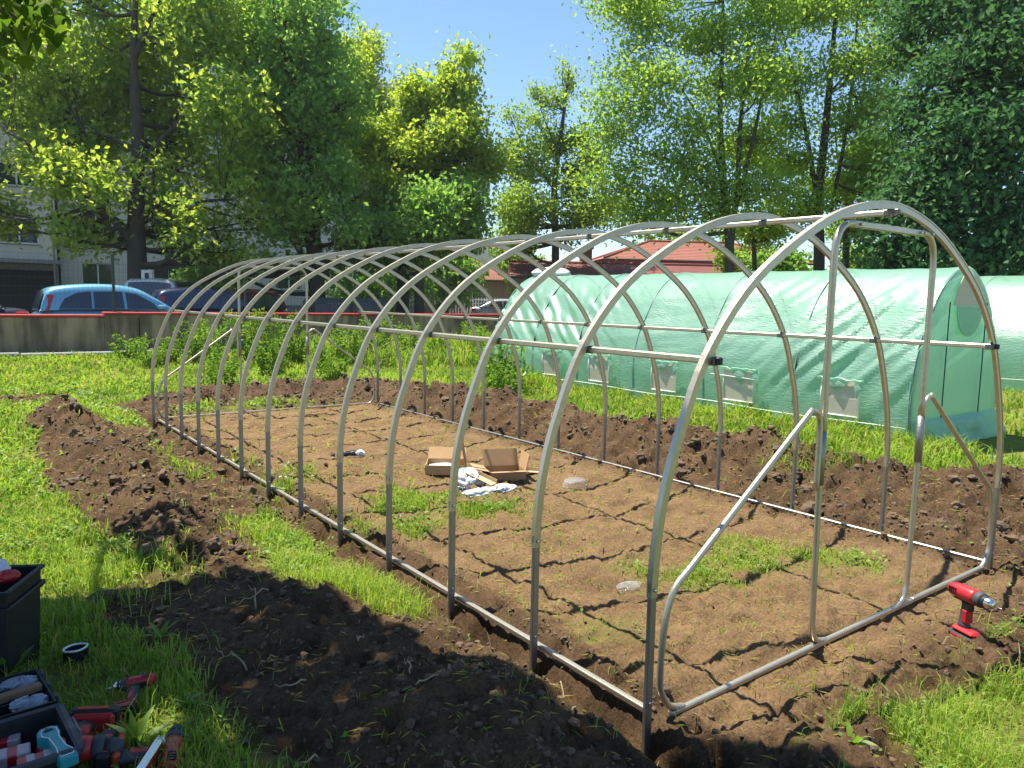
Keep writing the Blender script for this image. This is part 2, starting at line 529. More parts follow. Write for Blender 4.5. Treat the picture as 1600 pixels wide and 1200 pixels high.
# ------------------------------------------------------------------ ground relief and cover
S = 0.6794            # hoop spacing
NH = 13
LEN = S * (NH - 1)    # 8.15 m
SOIL = [
    ([(-0.20, -0.45), (3.2, -0.55), (3.35, 4.0), (3.25, 8.9), (-0.15, 8.6), (-0.30, 4.0)], 0.0),                     # inside the frame
    ([(-1.32, 7.1), (-1.38, 8.3), (-0.95, 8.9), (-0.5, 8.0), (-0.15, 7.4), (0.05, 5.0), (0.05, 3.3), (-0.60, 3.2), (-0.55, 2.5), (-0.75, 2.2), (-1.22, 2.5), (-1.26, 3.3), (-1.40, 4.2), (-1.46, 5.6)], 0.0),
    ([(-1.50, 2.10), (-1.18, 2.60), (-0.70, 2.35), (-0.62, 1.75), (-0.42, 1.30), (-0.12, 1.15), (-0.08, 0.8), (0.0, 0.5), (0.35, -0.3), (0.2, -0.9), (-0.6, -1.2), (-1.15, -0.35), (-1.22, 0.5), (-1.28, 1.2)], 0.0),
    ([(2.9, -0.75), (6.0, -2.0), (5.6, 0.6), (4.9, 1.6), (4.45, 2.6), (4.25, 3.6), (4.2, 5.0), (4.15, 6.4), (4.15, 8.0), (3.9, 9.8), (3.2, 9.6), (2.9, 6.0)], 0.0),
    ([(-0.3, 8.5), (0.5, 8.3), (3.2, 8.4), (4.0, 9.3), (3.4, 11.3), (2.2, 11.0), (0.9, 10.0), (-0.2, 9.4)], 0.0),
    ([(0.2, -0.4), (2.9, -0.5), (3.4, -1.2), (2.2, -0.75), (1.2, -0.62), (0.75, -0.55), (0.3, -1.0)], 0.0),
    ([(-1.7, 10.6), (-0.6, 10.4), (-0.5, 11.0), (-1.6, 11.2)], 0.0),
    ([(-0.3, 10.1), (0.15, 10.0), (0.2, 10.5), (-0.25, 10.5)], 0.0),
]
GRASS_IN = [
    ([(0.28, 3.15), (0.86, 3.6), (1.45, 2.62), (1.25, 2.45), (0.9, 2.62), (0.42, 2.42)], 0.9),
    ([(0.98, 0.80), (1.35, 1.05), (2.1, 1.22), (2.62, 0.42), (2.35, 0.28), (1.85, 0.62)], 0.9),
    ([(0.95, 0.82), (1.05, 1.25), (1.4, 1.3), (1.35, 0.95)], 0.6),
    ([(0.30, 0.66), (0.46, 0.52), (0.62, 0.66), (0.42, 0.82)], 0.45),
    ([(0.0, 3.5), (0.16, 3.6), (0.3, 5.0), (0.22, 5.8), (0.06, 5.2)], 0.25),
    ([(0.05, 2.4), (0.28, 2.6), (0.3, 3.3), (0.1, 3.3)], 0.35),
    ([(0.35, 4.2), (0.7, 4.7), (0.6, 5.0), (0.25, 4.6)], 0.5),
    ([(0.1, 8.25), (1.6, 8.2), (2.4, 8.35), (1.6, 8.9), (0.4, 8.8)], 0.7),
    ([(-0.62, 2.9), (-0.33, 3.0), (-0.27, 2.2), (-0.24, 1.45), (-0.36, 1.30), (-0.56, 1.78), (-0.60, 2.3)], 1.0),
    ([(-0.50, 4.6), (-0.25, 4.7), (-0.28, 5.2), (-0.5, 5.1)], 0.6),
    ([(-0.5, 5.4), (-0.3, 5.5), (-0.3, 6.2), (-0.5, 6.2)], 0.45),
    ([(3.6, 1.6), (3.95, 1.5), (3.85, 2.0), (3.6, 2.0)], 0.3),
    ([(-1.3, 2.2), (-0.95, 2.35), (-0.95, 2.75), (-1.25, 2.8)], 0.5),
]


def masks(x, y):
    w = (fbm(x * 2.6, y * 2.6, 5, 4) - 0.5) * 0.5 + (fbm(x * 11, y * 11, 9, 2) - 0.5) * 0.14
    far = sstep(3, 9, y)
    soil = np.zeros(np.shape(x))
    for p, _ in SOIL:
        soil = np.maximum(soil, 1 - sstep(-0.05, 0.09, poly_sd(x, y, p) + w * (0.45 + 0.4 * far)))
    gr = 1 - soil
    for p, a in GRASS_IN:
        gr = np.maximum(gr, a * (1 - sstep(-0.16, 0.12, poly_sd(x, y, p) + w * 0.9)) * sstep(0.30, 0.62, fbm(x * 7, y * 7, 31, 4) + 0.08))
    return np.clip(soil, 0, 1), np.clip(gr, 0, 1)


LEFT_BERM = [(-1.05, 8.2, .22), (-1.02, 7.3, .28), (-0.86, 5.9, .20), (-0.82, 4.6, .15), (-0.85, 3.6, .12), (-0.82, 2.8, .09)]
RIGHT_BERM = [(3.62, 9.3, .16), (3.58, 7.4, .24), (3.62, 6.2, .40), (3.72, 5.0, .28), (3.75, 3.8, .22), (3.82, 2.6, .27), (3.95, 1.8, .31), (4.3, 1.0, .24), (4.9, 0.2, .14)]


_fr = random.Random(3)
FEET = [(_fr.uniform(.35, 2.7), _fr.uniform(.1, 6.5), _fr.uniform(0, PI)) for _ in range(34)]


def relief(x, y):
    x = np.asarray(x, float); y = np.asarray(y, float)
    soil, gr = masks(x, y)
    h = (fbm(x * 0.35, y * 0.35, 3, 3) - 0.5) * 0.12 * sstep(0.3, 2.0, np.abs(x - 1.5) - 1.5 + 0.0 * y)
    n1 = fbm(x * 2.2, y * 2.2, 21, 4)
    n2 = fbm(x * 8, y * 8, 22, 4, 0.6)
    n3 = fbm(x * 28, y * 28, 23, 3, 0.6)
    d, a = line_dist(x, y, LEFT_BERM)
    bl = 1.1 * a * np.exp(-(d / 0.28) ** 2) * (0.55 + 0.9 * n1)
    d, a = line_dist(x, y, RIGHT_BERM)
    br = 1.02 * a * np.exp(-(d / 0.44) ** 2) * (0.35 + 1.3 * n1)
    pile = 0.15 * np.exp(-(((x + 0.78) / 0.42) ** 2 + ((y - 1.55) / 0.55) ** 2)) * (0.5 + n1)
    pile += 0.13 * np.exp(-(((x + 0.62) / 0.36) ** 2 + ((y - 0.30) / 0.45) ** 2)) * (0.5 + n1)
    d, a = line_dist(x, y, [(0.4, 9.4, .12), (1.6, 9.4, .16), (3.0, 9.9, .16)])
    bb = a * np.exp(-(d / 0.45) ** 2) * (0.3 + 1.4 * n1)
    mound = bl + br + pile + bb
    # trench along the left sill, shallower one on the right
    tn = 0.45 + 1.1 * fbm(y * 1.7, y * 0 + 3, 41, 3)
    tl = np.exp(-((x + 0.075 + 0.05 * (fbm(y * 2.1, y * 0, 43, 2) - 0.5)) / 0.095) ** 4) * sstep(-0.75, -0.4, y) * (1 - sstep(8.2, 8.6, y))
    h = h - 0.15 * tl * tn * (1 + 0.3 * (1 - sstep(0, 1.5, y)))
    h = h - 0.10 * np.exp(-(((x - 0.08) / 0.2) ** 2 + ((y + 0.28) / 0.16) ** 2))
    h = h - 0.10 * np.exp(-((x - 3.06) / 0.10) ** 2) * sstep(-0.2, 0.2, y) * (1 - sstep(7.9, 8.2, y)) * tn
    h = h - 0.05 * np.exp(-((y + 0.09) / 0.07) ** 2) * sstep(0.0, 0.2, x) * (1 - sstep(2.7, 3.0, x)) * (0.3 + 1.3 * fbm(x * 4, x * 0, 47, 2))
    h = h + mound
    h = h + soil * np.clip(mound * 7, 0, 1) * (fbm(x * 5.2, y * 5.2, 25, 3) - .48) * 0.16 * np.where((y < 2.6) & (x < .3), .55, 1)
    inside = sstep(0.12, 0.3, x) * (1 - sstep(2.7, 2.95, x)) * sstep(-0.5, -0.1, y) * (1 - sstep(8.0, 8.4, y))
    rough = soil * (1 - 0.82 * inside) * (1 - 0.45 * (1 - sstep(2.0, 3.0, y)) * (1 - sstep(-.2, .3, x)))
    ridge = 1 - np.abs(2 * n2 - 1)
    n4 = vnoise(x * 47, y * 47, 24)
    h = h + rough * ((n2 - 0.5) * 0.17 + (ridge - 0.7) * 0.09 + (n3 - 0.5) * 0.085 + (n4 - 0.5) * 0.016)
    foot = np.zeros(np.shape(x))
    for fx_, fy_, fa in FEET:
        ca, sa = math.cos(fa), math.sin(fa); ux = (x - fx_) * ca + (y - fy_) * sa; uy = -(x - fx_) * sa + (y - fy_) * ca
        foot = np.maximum(foot, np.exp(-((ux / .125) ** 4 + ((uy + .012 * np.sin(ux * 22)) / .048) ** 4)))
    h = h - inside * foot * 0.020
    # trodden soil inside: low crusts and boot scuffs
    sc = fbm(x * 5 + 0.6 * y, y * 9, 61, 3)
    h = h + inside * ((n2 - 0.5) * 0.030 + (sstep(0.50, 0.60, sc) - 0.4) * 0.015 + (n3 - 0.5) * 0.020 + (n4 - .5) * .006 - 0.012)
    h = h + (1 - soil) * (n2 - 0.5) * 0.035
    # keep the sills clear of the soil
    for e in (np.abs(x - 2.995) + 9 * (y < -0.05), np.abs(y) + 9 * (np.abs(x - 1.5) > 1.5), np.abs(y - LEN) + 9 * (np.abs(x - 1.5) > 1.5), np.abs(x - 0.035) + 9 * ((y < 0) | (y > LEN))):
        h = np.where(e < 0.16, np.minimum(h, -0.034 + 0.9 * sstep(0.03, 0.16, e) * 0.12), h)
    # pads under the things that stand on the ground
    return h, soil, gr, inside, mound


def zg(x, y):
    return float(relief(np.array([x]), np.array([y]))[0][0])


def axis(lo, hi, step0, grow, c):
    a, x = [c], c
    while x < hi:
        x += step0 + grow * max(0, x - c); a.append(x)
    x = c; b = []
    while x > lo:
        x -= step0 + grow * max(0, c - x); b.append(x)
    return np.array(b[::-1] + a)


gx = np.concatenate([-np.geomspace(3.1, 500, 42)[::-1], axis(-3.0, 6.6, 0.019, 0.0022, -0.2), np.geomspace(6.8, 500, 46)])
gy = np.concatenate([-np.geomspace(1.5, 500, 36)[::-1], axis(-1.4, 11.6, 0.013, 0.0046, -1.0), np.geomspace(11.8, 800, 60)])
gx = np.unique(gx); gy = np.unique(gy)
GX, GY = np.meshgrid(gx, gy, indexing='ij')
hz, soil, gr, inside, mound = relief(GX.ravel(), GY.ravel())
nearm = (1 - sstep(30, 60, np.hypot(GX.ravel(), GY.ravel())))
hz = hz * nearm
hz = np.where(GY.ravel() > 19.0, np.minimum(hz, 0.0), hz)
dry = np.clip(inside * 1.0 + (1 - soil) * 0.5, 0, 1)

gm = bpy.data.materials.new('soil and turf'); gm.use_nodes = True
nt = gm.node_tree; L = nt.links.new
b = nt.nodes['Principled BSDF']; b.inputs['Roughness'].default_value = 0.95; b.inputs['Specular IOR Level'].default_value = 0.15
tc = nt.nodes.new('ShaderNodeTexCoord')


def nz(scale, det=6, rough=0.6):
    n = nt.nodes.new('ShaderNodeTexNoise')
    n.inputs['Scale'].default_value = scale; n.inputs['Detail'].default_value = det; n.inputs['Roughness'].default_value = rough
    L(tc.outputs['Object'], n.inputs['Vector']); return n


def ramp(src, p0, p1, c0=(0, 0, 0, 1), c1=(1, 1, 1, 1)):
    r = nt.nodes.new('ShaderNodeValToRGB')
    r.color_ramp.elements[0].position, r.color_ramp.elements[1].position = p0, p1
    r.color_ramp.elements[0].color, r.color_ramp.elements[1].color = c0, c1
    L(src, r.inputs[0]); return r


def mixc(fac, a, bb):
    m = nt.nodes.new('ShaderNodeMix'); m.data_type = 'RGBA'
    for s_, v in (('Factor', fac), ('A', a), ('B', bb)):
        if isinstance(v, (tuple, list)): m.inputs[s_].default_value = (*v, 1)
        else: L(v, m.inputs[s_])
    return m.outputs['Result']


def attr(n):
    a = nt.nodes.new('ShaderNodeAttribute'); a.attribute_name = n; return a.outputs['Fac']


moist = ramp(nz(5.0).outputs['Fac'], 0.3, 0.7, (0.060, 0.036, 0.020, 1), (0.152, 0.096, 0.053, 1))
dryc = ramp(nz(3.0).outputs['Fac'], 0.3, 0.72, (0.150, 0.093, 0.048, 1), (0.255, 0.167, 0.088, 1))
soilc = mixc(attr('dry'), moist.outputs[0], dryc.outputs[0])
fine = ramp(nz(70, 4, 0.7).outputs['Fac'], 0.35, 0.72, (0.42, 0.42, 0.42, 1), (1.32, 1.26, 1.16, 1))
mul = nt.nodes.new('ShaderNodeMix'); mul.data_type = 'RGBA'; mul.blend_type = 'MULTIPLY'; mul.inputs['Factor'].default_value = 0.8
L(soilc, mul.inputs['A']); L(fine.outputs[0], mul.inputs['B'])
straw = ramp(nz(120, 2, 0.5).outputs['Fac'], 0.66, 0.70)
strawm = nt.nodes.new('ShaderNodeMath'); strawm.operation = 'MULTIPLY'
L(straw.outputs[0], strawm.inputs[0]); L(attr('dry'), strawm.inputs[1])
soil2 = mixc(strawm.outputs[0], mul.outputs['Result'], (0.30, 0.23, 0.11))
turf = ramp(nz(14).outputs['Fac'], 0.3, 0.7, (0.085, 0.115, 0.02, 1), (0.19, 0.19, 0.04, 1))
L(mixc(attr('grass'), soil2, turf.outputs[0]), b.inputs['Base Color'])
bp = nt.nodes.new('ShaderNodeBump'); bp.inputs['Strength'].default_value = 0.9; bp.inputs['Distance'].default_value = 0.020
L(nz(55, 8, 0.75).outputs['Fac'], bp.inputs['Height']); L(bp.outputs['Normal'], b.inputs['Normal'])

ground = grid_mesh('ground', np.stack([GX.ravel(), GY.ravel(), hz], -1), len(gx), len(gy), gm, None, True,
                   {'dry': dry, 'grass': gr})
tag(ground, kind='structure')
del GX, GY


# ------------------------------------------------------------------ visibility helper for scattering (keeps blades near the picture)
def in_view(x, y, z=0.0, m=220):
    d = np.stack([x, y, np.zeros_like(x) + z], -1) - CAM_POS
    w = d @ _fw
    px = 800 + FPX * (d @ _r2) / np.maximum(w, 0.05); py = 600 - FPX * (d @ _u2) / np.maximum(w, 0.05)
    return (w > 0.3) & (px > -m) & (px < 1600 + m) & (py < 1200 + m)


# ------------------------------------------------------------------ soil clods
def ico(sub):
    import bmesh
    bm_ = bmesh.new(); bmesh.ops.create_icosphere(bm_, subdivisions=sub, radius=1.0)
    v = np.array([p.co[:] for p in bm_.verts]); f = np.array([[q.index for q in t.verts] for t in bm_.faces]); bm_.free()
    return v, f


def scatter_lumps(n, sub, smin, smax, seed, near):
    r = np.random.default_rng(seed)
    N = n * 14
    x = r.uniform(-2.2, 6.2, N); y = r.uniform(-1.3, 11.3, N)
    if near:
        y = -1.3 + 5.5 * r.random(N) ** 1.3
    h, so, g, ins, mo = relief(x, y)
    clump = sstep(0.40, 0.62, fbm(x * 3.1, y * 3.1, 77, 3))
    rail_ = np.minimum(np.minimum(np.abs(x - 2.995), np.abs(x - 0.035)), np.abs(y) + 9 * (np.abs(x - 1.5) > 1.6))
    p = so * (rail_ > smax * 1.1 + .015) * (1 - 0.85 * g) * (1 - 0.992 * ins) * (0.25 + clump + 2.5 * np.clip(mo, 0, .3))
    p = p * in_view(x, y)
    if sub == 2:
        p = p * ((y > 2.3) | (x > 2.5))
    k = np.flatnonzero(r.random(N) < p * 0.8)[:n]
    x, y, h = x[k], y[k], h[k]
    s = smin * (smax / smin) ** (r.random(len(k)) ** 2.4)
    base, f = ico(sub)
    nb = len(base)
    lump = 1 + (0.42 if sub == 1 else 0.30) * (r.random((len(k), nb)) - 0.5) * 2
    v = base[None] * lump[..., None] * (r.uniform(0.65, 1.25, (len(k), 1, 3)))
    a = r.uniform(0, 2 * PI, len(k)); c, s_ = np.cos(a), np.sin(a)
    vx = v[..., 0] * c[:, None] - v[..., 1] * s_[:, None]; vy = v[..., 0] * s_[:, None] + v[..., 1] * c[:, None]
    v = np.stack([vx, vy, v[..., 2] * 0.8], -1) * s[:, None, None]
    v += np.stack([x, y, h + s * 0.25], -1)[:, None, :]
    F = (f[None] + (np.arange(len(k)) * nb)[:, None, None]).reshape(-1, 3)
    return v.reshape(-1, 3), F


cv, cf = [], []
off = 0
for args in ((7600, 1, 0.007, 0.024, 1, False), (7400, 1, 0.003, 0.013, 2, True), (760, 2, 0.022, 0.062, 3, False)):
    v, f = scatter_lumps(*args)
    cv.append(v); cf.append(f + off); off += len(v)
tag(np_mesh('soil_clods', np.concatenate(cv), np.concatenate(cf), M['clod'], None, False), kind='stuff')


# ------------------------------------------------------------------ grass
def blades(x, y, z, hgt, wid, lean, tint, r):
    n = len(x)
    a = r.uniform(0, 2 * PI, n); b_ = a + r.normal(0, 0.8, n)
    wx, wy = np.cos(a) * wid / 2, np.sin(a) * wid / 2
    lx, ly = -np.sin(b_) * lean * hgt, np.cos(b_) * lean * hgt
    P = np.stack([x, y, z], -1)
    W = np.stack([wx, wy, np.zeros(n)], -1)
    m = P + np.stack([lx * .38, ly * .38, hgt * .6], -1)
    t = P + np.stack([lx, ly, hgt * np.clip(1.0 - 0.35 * lean, .4, 1)], -1)
    V = np.stack([P - W, P + W, m + W * .8, m - W * .8, t], 1).reshape(-1, 3)
    i = (np.arange(n) * 5)[:, None]
    F = np.concatenate([i + [0, 1, 2], i + [0, 2, 3], i + [3, 2, 4]], 1).reshape(-1, 3)
    return V, F, np.repeat(tint, 5)


KEEP_OUT = [(-2.12, 1.78, .27), (-2.0, 1.30, .20), (-1.92, 1.36, .16), (-1.97, 1.02, .20), (-1.86, 1.08, .16), (1.78, -.40, .05), (-1.64, 1.77, .05)]


def grow(n, x0, x1, y0, y1, dens_fn, h0, h1, w0, w1, seed, keep=None):
    r = np.random.default_rng(seed)
    x = r.uniform(x0, x1, n); y = r.uniform(y0, y1, n)
    ok = in_view(x, y, 0.0, 380)
    x, y = x[ok], y[ok]
    h, so, g, ins, mo = relief(x, y)
    tuft = fbm(x * 4.2, y * 4.2, 91, 3)
    p = dens_fn(x, y, so, g, ins, mo) * (0.25 + 1.5 * sstep(0.3, 0.65, tuft)) * (0.25 + 0.75 * sstep(.30, .48, fbm(x * .9 + 7, y * .9, 93, 3)))
    k = r.random(len(x)) < p
    x, y, h, tuft, ins = x[k], y[k], h[k], tuft[k], ins[k]
    n = len(x)
    hh = (h0 + (h1 - h0) * r.random(n) ** 1.7) * (0.55 + 0.9 * tuft) * (1 - 0.4 * ins)
    dist = np.hypot(x - CAM_POS[0], y - CAM_POS[1])
    ww = (w0 + (w1 - w0) * r.random(n)) * np.clip(dist / 4, 0.85, 3.0)
    keepout = np.zeros(n, bool)
    for ex, ey, er in KEEP_OUT:
        keepout |= np.hypot(x - ex, y - ey) < er
    hh = np.where(keepout, 0.004, hh)
    tint = np.clip(0.5 + (fbm(x * 1.1, y * 1.1, 95, 3) - 0.5) * 1.4 + r.normal(0, 0.20, n), 0, 1)
    tint = np.where(r.random(n) < 0.10, 2.0, tint)
    return blades(x, y, h - 0.004, hh, ww, r.uniform(0.1, 0.9, n), tint, r)


def lawn(x, y, so, g, ins, mo):
    d = np.hypot(x - CAM_POS[0], y - CAM_POS[1])
    return np.where(g > 0.12, g ** (1 + .8 * ins), 0.006 * so + .012 * ins) * np.clip((5.5 / d) ** 1.1, 0.1, 1)


GV, GF, GT = [], [], []
goff = 0
for spec_ in ((260000, -4.0, 1.5, -0.9, 4.6, lawn, 0.03, 0.11, .0035, .0065, 201),
              (150000, 0.0, 6.8, -2.0, 3.2, lawn, 0.03, 0.10, .0035, .0065, 202),
              (215000, -6.5, 7.0, 3.0, 12.0, lawn, 0.04, 0.13, .006, .011, 203),
              (120000, -9.0, 15.0, 11.0, 19.05, lambda *a: 0.55 * a[3] + 0 * a[0], 0.05, 0.17, .008, .015, 204),
              (70000, 3.9, 6.4, 1.0, 11.5, lambda x, y, so, g, ins, mo: g * 0.5, 0.08, 0.22, .006, .010, 205),
              (46000, 4.2, 15.0, 11.0, 18.9, lambda x, y, so, g, ins, mo: g * 0.7 * sstep(.42, .6, fbm(x * .6, y * .6, 88, 2)), 0.22, 0.65, .007, .014, 206),
              (16000, 8.0, 17.0, -1.0, 10.0, lambda x, y, so, g, ins, mo: g * 0.8, 0.06, 0.2, .008, .015, 207),
              (20000, -2.6, 0.2, -0.9, 2.9, lambda x, y, so, g, ins, mo: np.where(g > .5, .16, .004), 0.08, 0.17, .003, .006, 208),
              (9000, 0.3, 3.4, -1.9, -0.4, lambda x, y, so, g, ins, mo: np.where(g > .5, .6, 0), 0.08, 0.20, .004, .007, 209),
              (24000, 5.2, 6.32, 1.2, 10.5, lambda x, y, so, g, ins, mo: g * (0.25 + .75 * sstep(5.4, 6.1, x)), 0.10, 0.30, .006, .011, 210),
              (12000, 5.85, 6.30, 1.5, 9.8, lambda x, y, so, g, ins, mo: g, 0.14, 0.36, .005, .009, 211)):
    v, f, t = grow(*spec_)
    GV.append(v); GF.append(f + goff); GT.append(t); goff += len(v)

# dry straw and root threads lying on the dug soil
r = np.random.default_rng(505)
x = r.uniform(-1.6, 5.0, 16000); y = r.uniform(-1.0, 8.6, 16000)
h, so, g, ins, mo = relief(x, y)
k = in_view(x, y, 0, 60) & (r.random(len(x)) < so * (.25 + .75 * sstep(.45, .6, fbm(x * 3, y * 3, 99, 3)))) & ~np.any([np.hypot(x - a, y - b_) < c for a, b_, c in KEEP_OUT], axis=0)
x, y, h = x[k], y[k], h[k]; n = len(x)
a = r.uniform(0, 2 * PI, n); ln = r.uniform(.02, .075, n); wd = .0012 + .0008 * np.hypot(x - CAM_POS[0], y - CAM_POS[1]) / 4
A = np.stack([np.cos(a), np.sin(a), r.normal(0, .12, n)], -1) * ln[:, None]; B_ = np.stack([-np.sin(a), np.cos(a), np.zeros(n)], -1) * wd[:, None]
P0 = np.stack([x, y, h + .008], -1)
V = np.stack([P0 - A / 2, P0 + B_ + [0, 0, .004], P0 + A / 2 , P0 - B_ + [0, 0, .004]], 1).reshape(-1, 3)
i = (np.arange(n) * 4)[:, None]
GV.append(V); GF.append(np.concatenate([i + [0, 1, 2], i + [0, 2, 3]], 1).reshape(-1, 3) + goff); GT.append(np.where(np.repeat(r.random(n), 4) < .8, 2.0, .1)); goff += len(V)

# small broad leaves among the blades (clover, plantain, speedwell)
r = np.random.default_rng(404)
x = np.concatenate([r.uniform(-4, 6.5, 90000), r.uniform(-3, 3.5, 60000)]); y = np.concatenate([r.uniform(-1.8, 12, 90000), r.uniform(-1.5, 4, 60000)])
k = in_view(x, y); x, y = x[k], y[k]
h, so, g, ins, mo = relief(x, y)
dd = np.hypot(x - CAM_POS[0], y - CAM_POS[1])
k = (r.random(len(x)) < np.where(g > .12, g, .006) * (1 - .62 * ins) * (0.15 + 1.2 * sstep(.45, .62, fbm(x * 2.4, y * 2.4, 97, 3)))) & ~np.any([np.hypot(x - a, y - b_) < c for a, b_, c in KEEP_OUT], axis=0)
x, y, h, dd = x[k], y[k], h[k], dd[k]; n = len(x)
a = r.uniform(0, 2 * PI, n); ln = r.uniform(.014, .034, n) * np.clip(dd / 4, .8, 2.2); el = r.uniform(-.2, .9, n)
ax = np.stack([np.cos(a) * np.cos(el), np.sin(a) * np.cos(el), np.sin(el)], -1); bx = np.stack([-np.sin(a), np.cos(a), r.normal(0, .35, n)], -1)
P0 = np.stack([x, y, h + r.uniform(.008, .06, n)], -1); l_ = ln[:, None]
V = np.stack([P0, P0 + ax * l_ * .5 + bx * l_ * .30 + [0, 0, .003], P0 + ax * l_, P0 + ax * l_ * .5 - bx * l_ * .30 + [0, 0, .003]], 1).reshape(-1, 3)
i = (np.arange(n) * 4)[:, None]
F = np.concatenate([i + [0, 1, 2], i + [0, 2, 3]], 1).reshape(-1, 3)
GV.append(V); GF.append(F + goff); GT.append(np.repeat(np.clip(r.normal(.08, .16, n), 0, 1), 4)); goff += len(V)
tag(np_mesh('grass', np.concatenate(GV), np.concatenate(GF), LM['grass'], None, False, np.concatenate(GT)), kind='stuff')
del GV, GF, GT

# ------------------------------------------------------------------ the bare greenhouse frame
W = 3.03
HALF = [(0.0, 0.46), (0.006, 0.60), (0.034, 0.80), (0.104, 1.03), (0.246, 1.335), (0.51, 1.622), (0.90, 1.850), (1.21, 1.960), (W / 2, 2.000)]
arch_pts = HALF + [(W - x, z) for x, z in HALF[-2::-1]]
arch = [(p.x, p.z) for p in smooth_path([(x, 0, z) for x, z in arch_pts], 5)]
SEC = [(-.018, -.0098), (.011, -.0098), (.011, -.0128), (.0175, -.0128), (.0175, .0128), (.011, .0128), (.011, .0098), (-.018, .0098)]

frame = empty('greenhouse_frame', (0, 0, 0), 0, 'uncovered tunnel greenhouse frame of bent galvanised steel hoops over bare soil', 'greenhouse frame')


def make_hoop():
    hoop = MB().sweep_y(arch, SEC, 0).build('hoop', M['steel'], frame)
    for sx in (0, 1):
        x = 0.0 if sx == 0 else W
        MB().box(x - .017, x + .017, -.0095, .0095, -0.34, 0.52, .003).build('leg', M['steel_dull'], hoop)
        for z in (0.49, 0.475 - 0.42):
            MB().lathe([(0.0075, -0.004), (0.0075, 0.002), (0.004, 0.004)], 6, XF((x, -.0145 if z > .3 else -.0105, z), (PI / 2, 0, 0))).build('bolt', M['chrome'], hoop)
    return hoop


hoop0 = make_hoop()
for i in range(1, NH):
    h = copy_tree(hoop0, frame)
    h.location = (0, i * S, 0)
    h.rotation_euler = (0, 0, math.radians(random.uniform(-.25, .25)))


def rail(name, p0, p1, w, h, material=None):
    p0, p1 = Vector(p0), Vector(p1)
    d = (p1 - p0); Ln = d.length
    q = Vector((0, 1, 0)).rotation_difference(d.normalized()).to_matrix().to_4x4()
    return MB().box(-w / 2, w / 2, 0, Ln, -h / 2, h / 2, .005, Matrix.Translation(p0) @ q).build(name, material or M['steel'], frame)


# sills along the ground: two lengths of tube per side butted in a connector, front and back
for x in (0.035, W - 0.035):
    rail('base_rail', (x, 0.02, 0.0), (x, LEN - 0.02, 0.0), .024, .024, M['steel_dull'] if x > 1 else None)
rail('base_rail', (2.02, -.006, -0.012), (0.12, -.006, -0.030), .026, .026)
rail('base_rail', (2.90, -.006, -0.010), (2.02, -.006, -0.011), .026, .026)
rail('base_rail', (0.12, LEN + .006, 0.0), (W - 0.12, LEN + .006, 0.0), .026, .026)


M['clamp_grey'] = mat('dark zinc clamp', (0.16, 0.16, 0.15), 0.5, 0.7, 0.15, 30)


def purlin(x, z):
    p = rail('purlin', (x, -0.02, z), (x, LEN + 0.02, z), .022, .027)
    cl = MB()
    cl.box(x - .015, x + .015, -.024, .026, z - .018, z + .0155, .005)
    c0 = cl.build('clamp', M['clamp_grey'], p)
    for i in range(1, NH):
        c = c0.copy(); link(c, p); c.location = (0, i * S, 0)
    MB().box(x - .0125, x + .0125, -.044, -.0205, z - .0145, z + .0145, .004).build('end_cap', M['black_plastic'] if z < 1.5 else M['clamp_grey'], p)
    return p


purlin(0.276, 1.320)
purlin(W - 0.276, 1.320)
purlin(W / 2, 1.967)


def end_frame(y, s):
    """Door posts, lintel and the two bent braces; s = -1 front, +1 back."""
    R = .0155
    yy = y + s * .004
    for side in (0, 1):
        mx = (lambda x: x) if side == 0 else (lambda x: W - x)
        P = [(1.20, 1.895), (1.135, 1.885), (1.085, 1.845), (1.062, 1.77), (1.060, 1.60), (1.060, .95)]
        t = MB().tube([(mx(x), yy, z) for x, z in smooth2(P)], R, 10)
        up = t.build('door_post', M['steel'], frame)
        P = [(1.060, .97), (1.062, .60), (1.072, .16), (1.082, .06), (1.115, .005), (1.20, -.018)]
        MB().tube([(mx(x), yy, z) for x, z in smooth2(P)], R * .9, 10).build('lower_tube', M['steel'], up)
        MB().tube([(mx(1.06), yy, .74), (mx(1.06), yy, .98)], R * 1.18, 10).build('sleeve', M['steel_dull'], up)
        P = [(1.036, .72), (1.036, .98), (1.020, 1.055), (.965, 1.075), (.90, 1.035), (.25, .565), (.13, .48), (.085, .40), (.063, .28), (.058, .12), (.075, .06), (.12, .005), (.20, -.022)]
        MB().tube([(mx(x), yy, z) for x, z in smooth2(P)], R * .85, 10).build('brace', M['steel'], frame)
    lt = MB().box(1.17, W - 1.17, yy - .010, yy + .010, 1.878, 1.908, .004).build('lintel', M['steel'], frame)
    for x in (1.12, 1.24, W - 1.24, W - 1.12):
        MB().lathe([(.008, -.004), (.008, .003), (.004, .005)], 6, XF((x, yy + s * .017, 1.893), (s * -PI / 2, 0, 0))).build('bolt', M['chrome'], lt)


def smooth2(P, n=5):
    return [(p.x, p.z) for p in smooth_path([(x, 0, z) for x, z in P], n)]


end_frame(0.0, -1)
end_frame(LEN, 1)

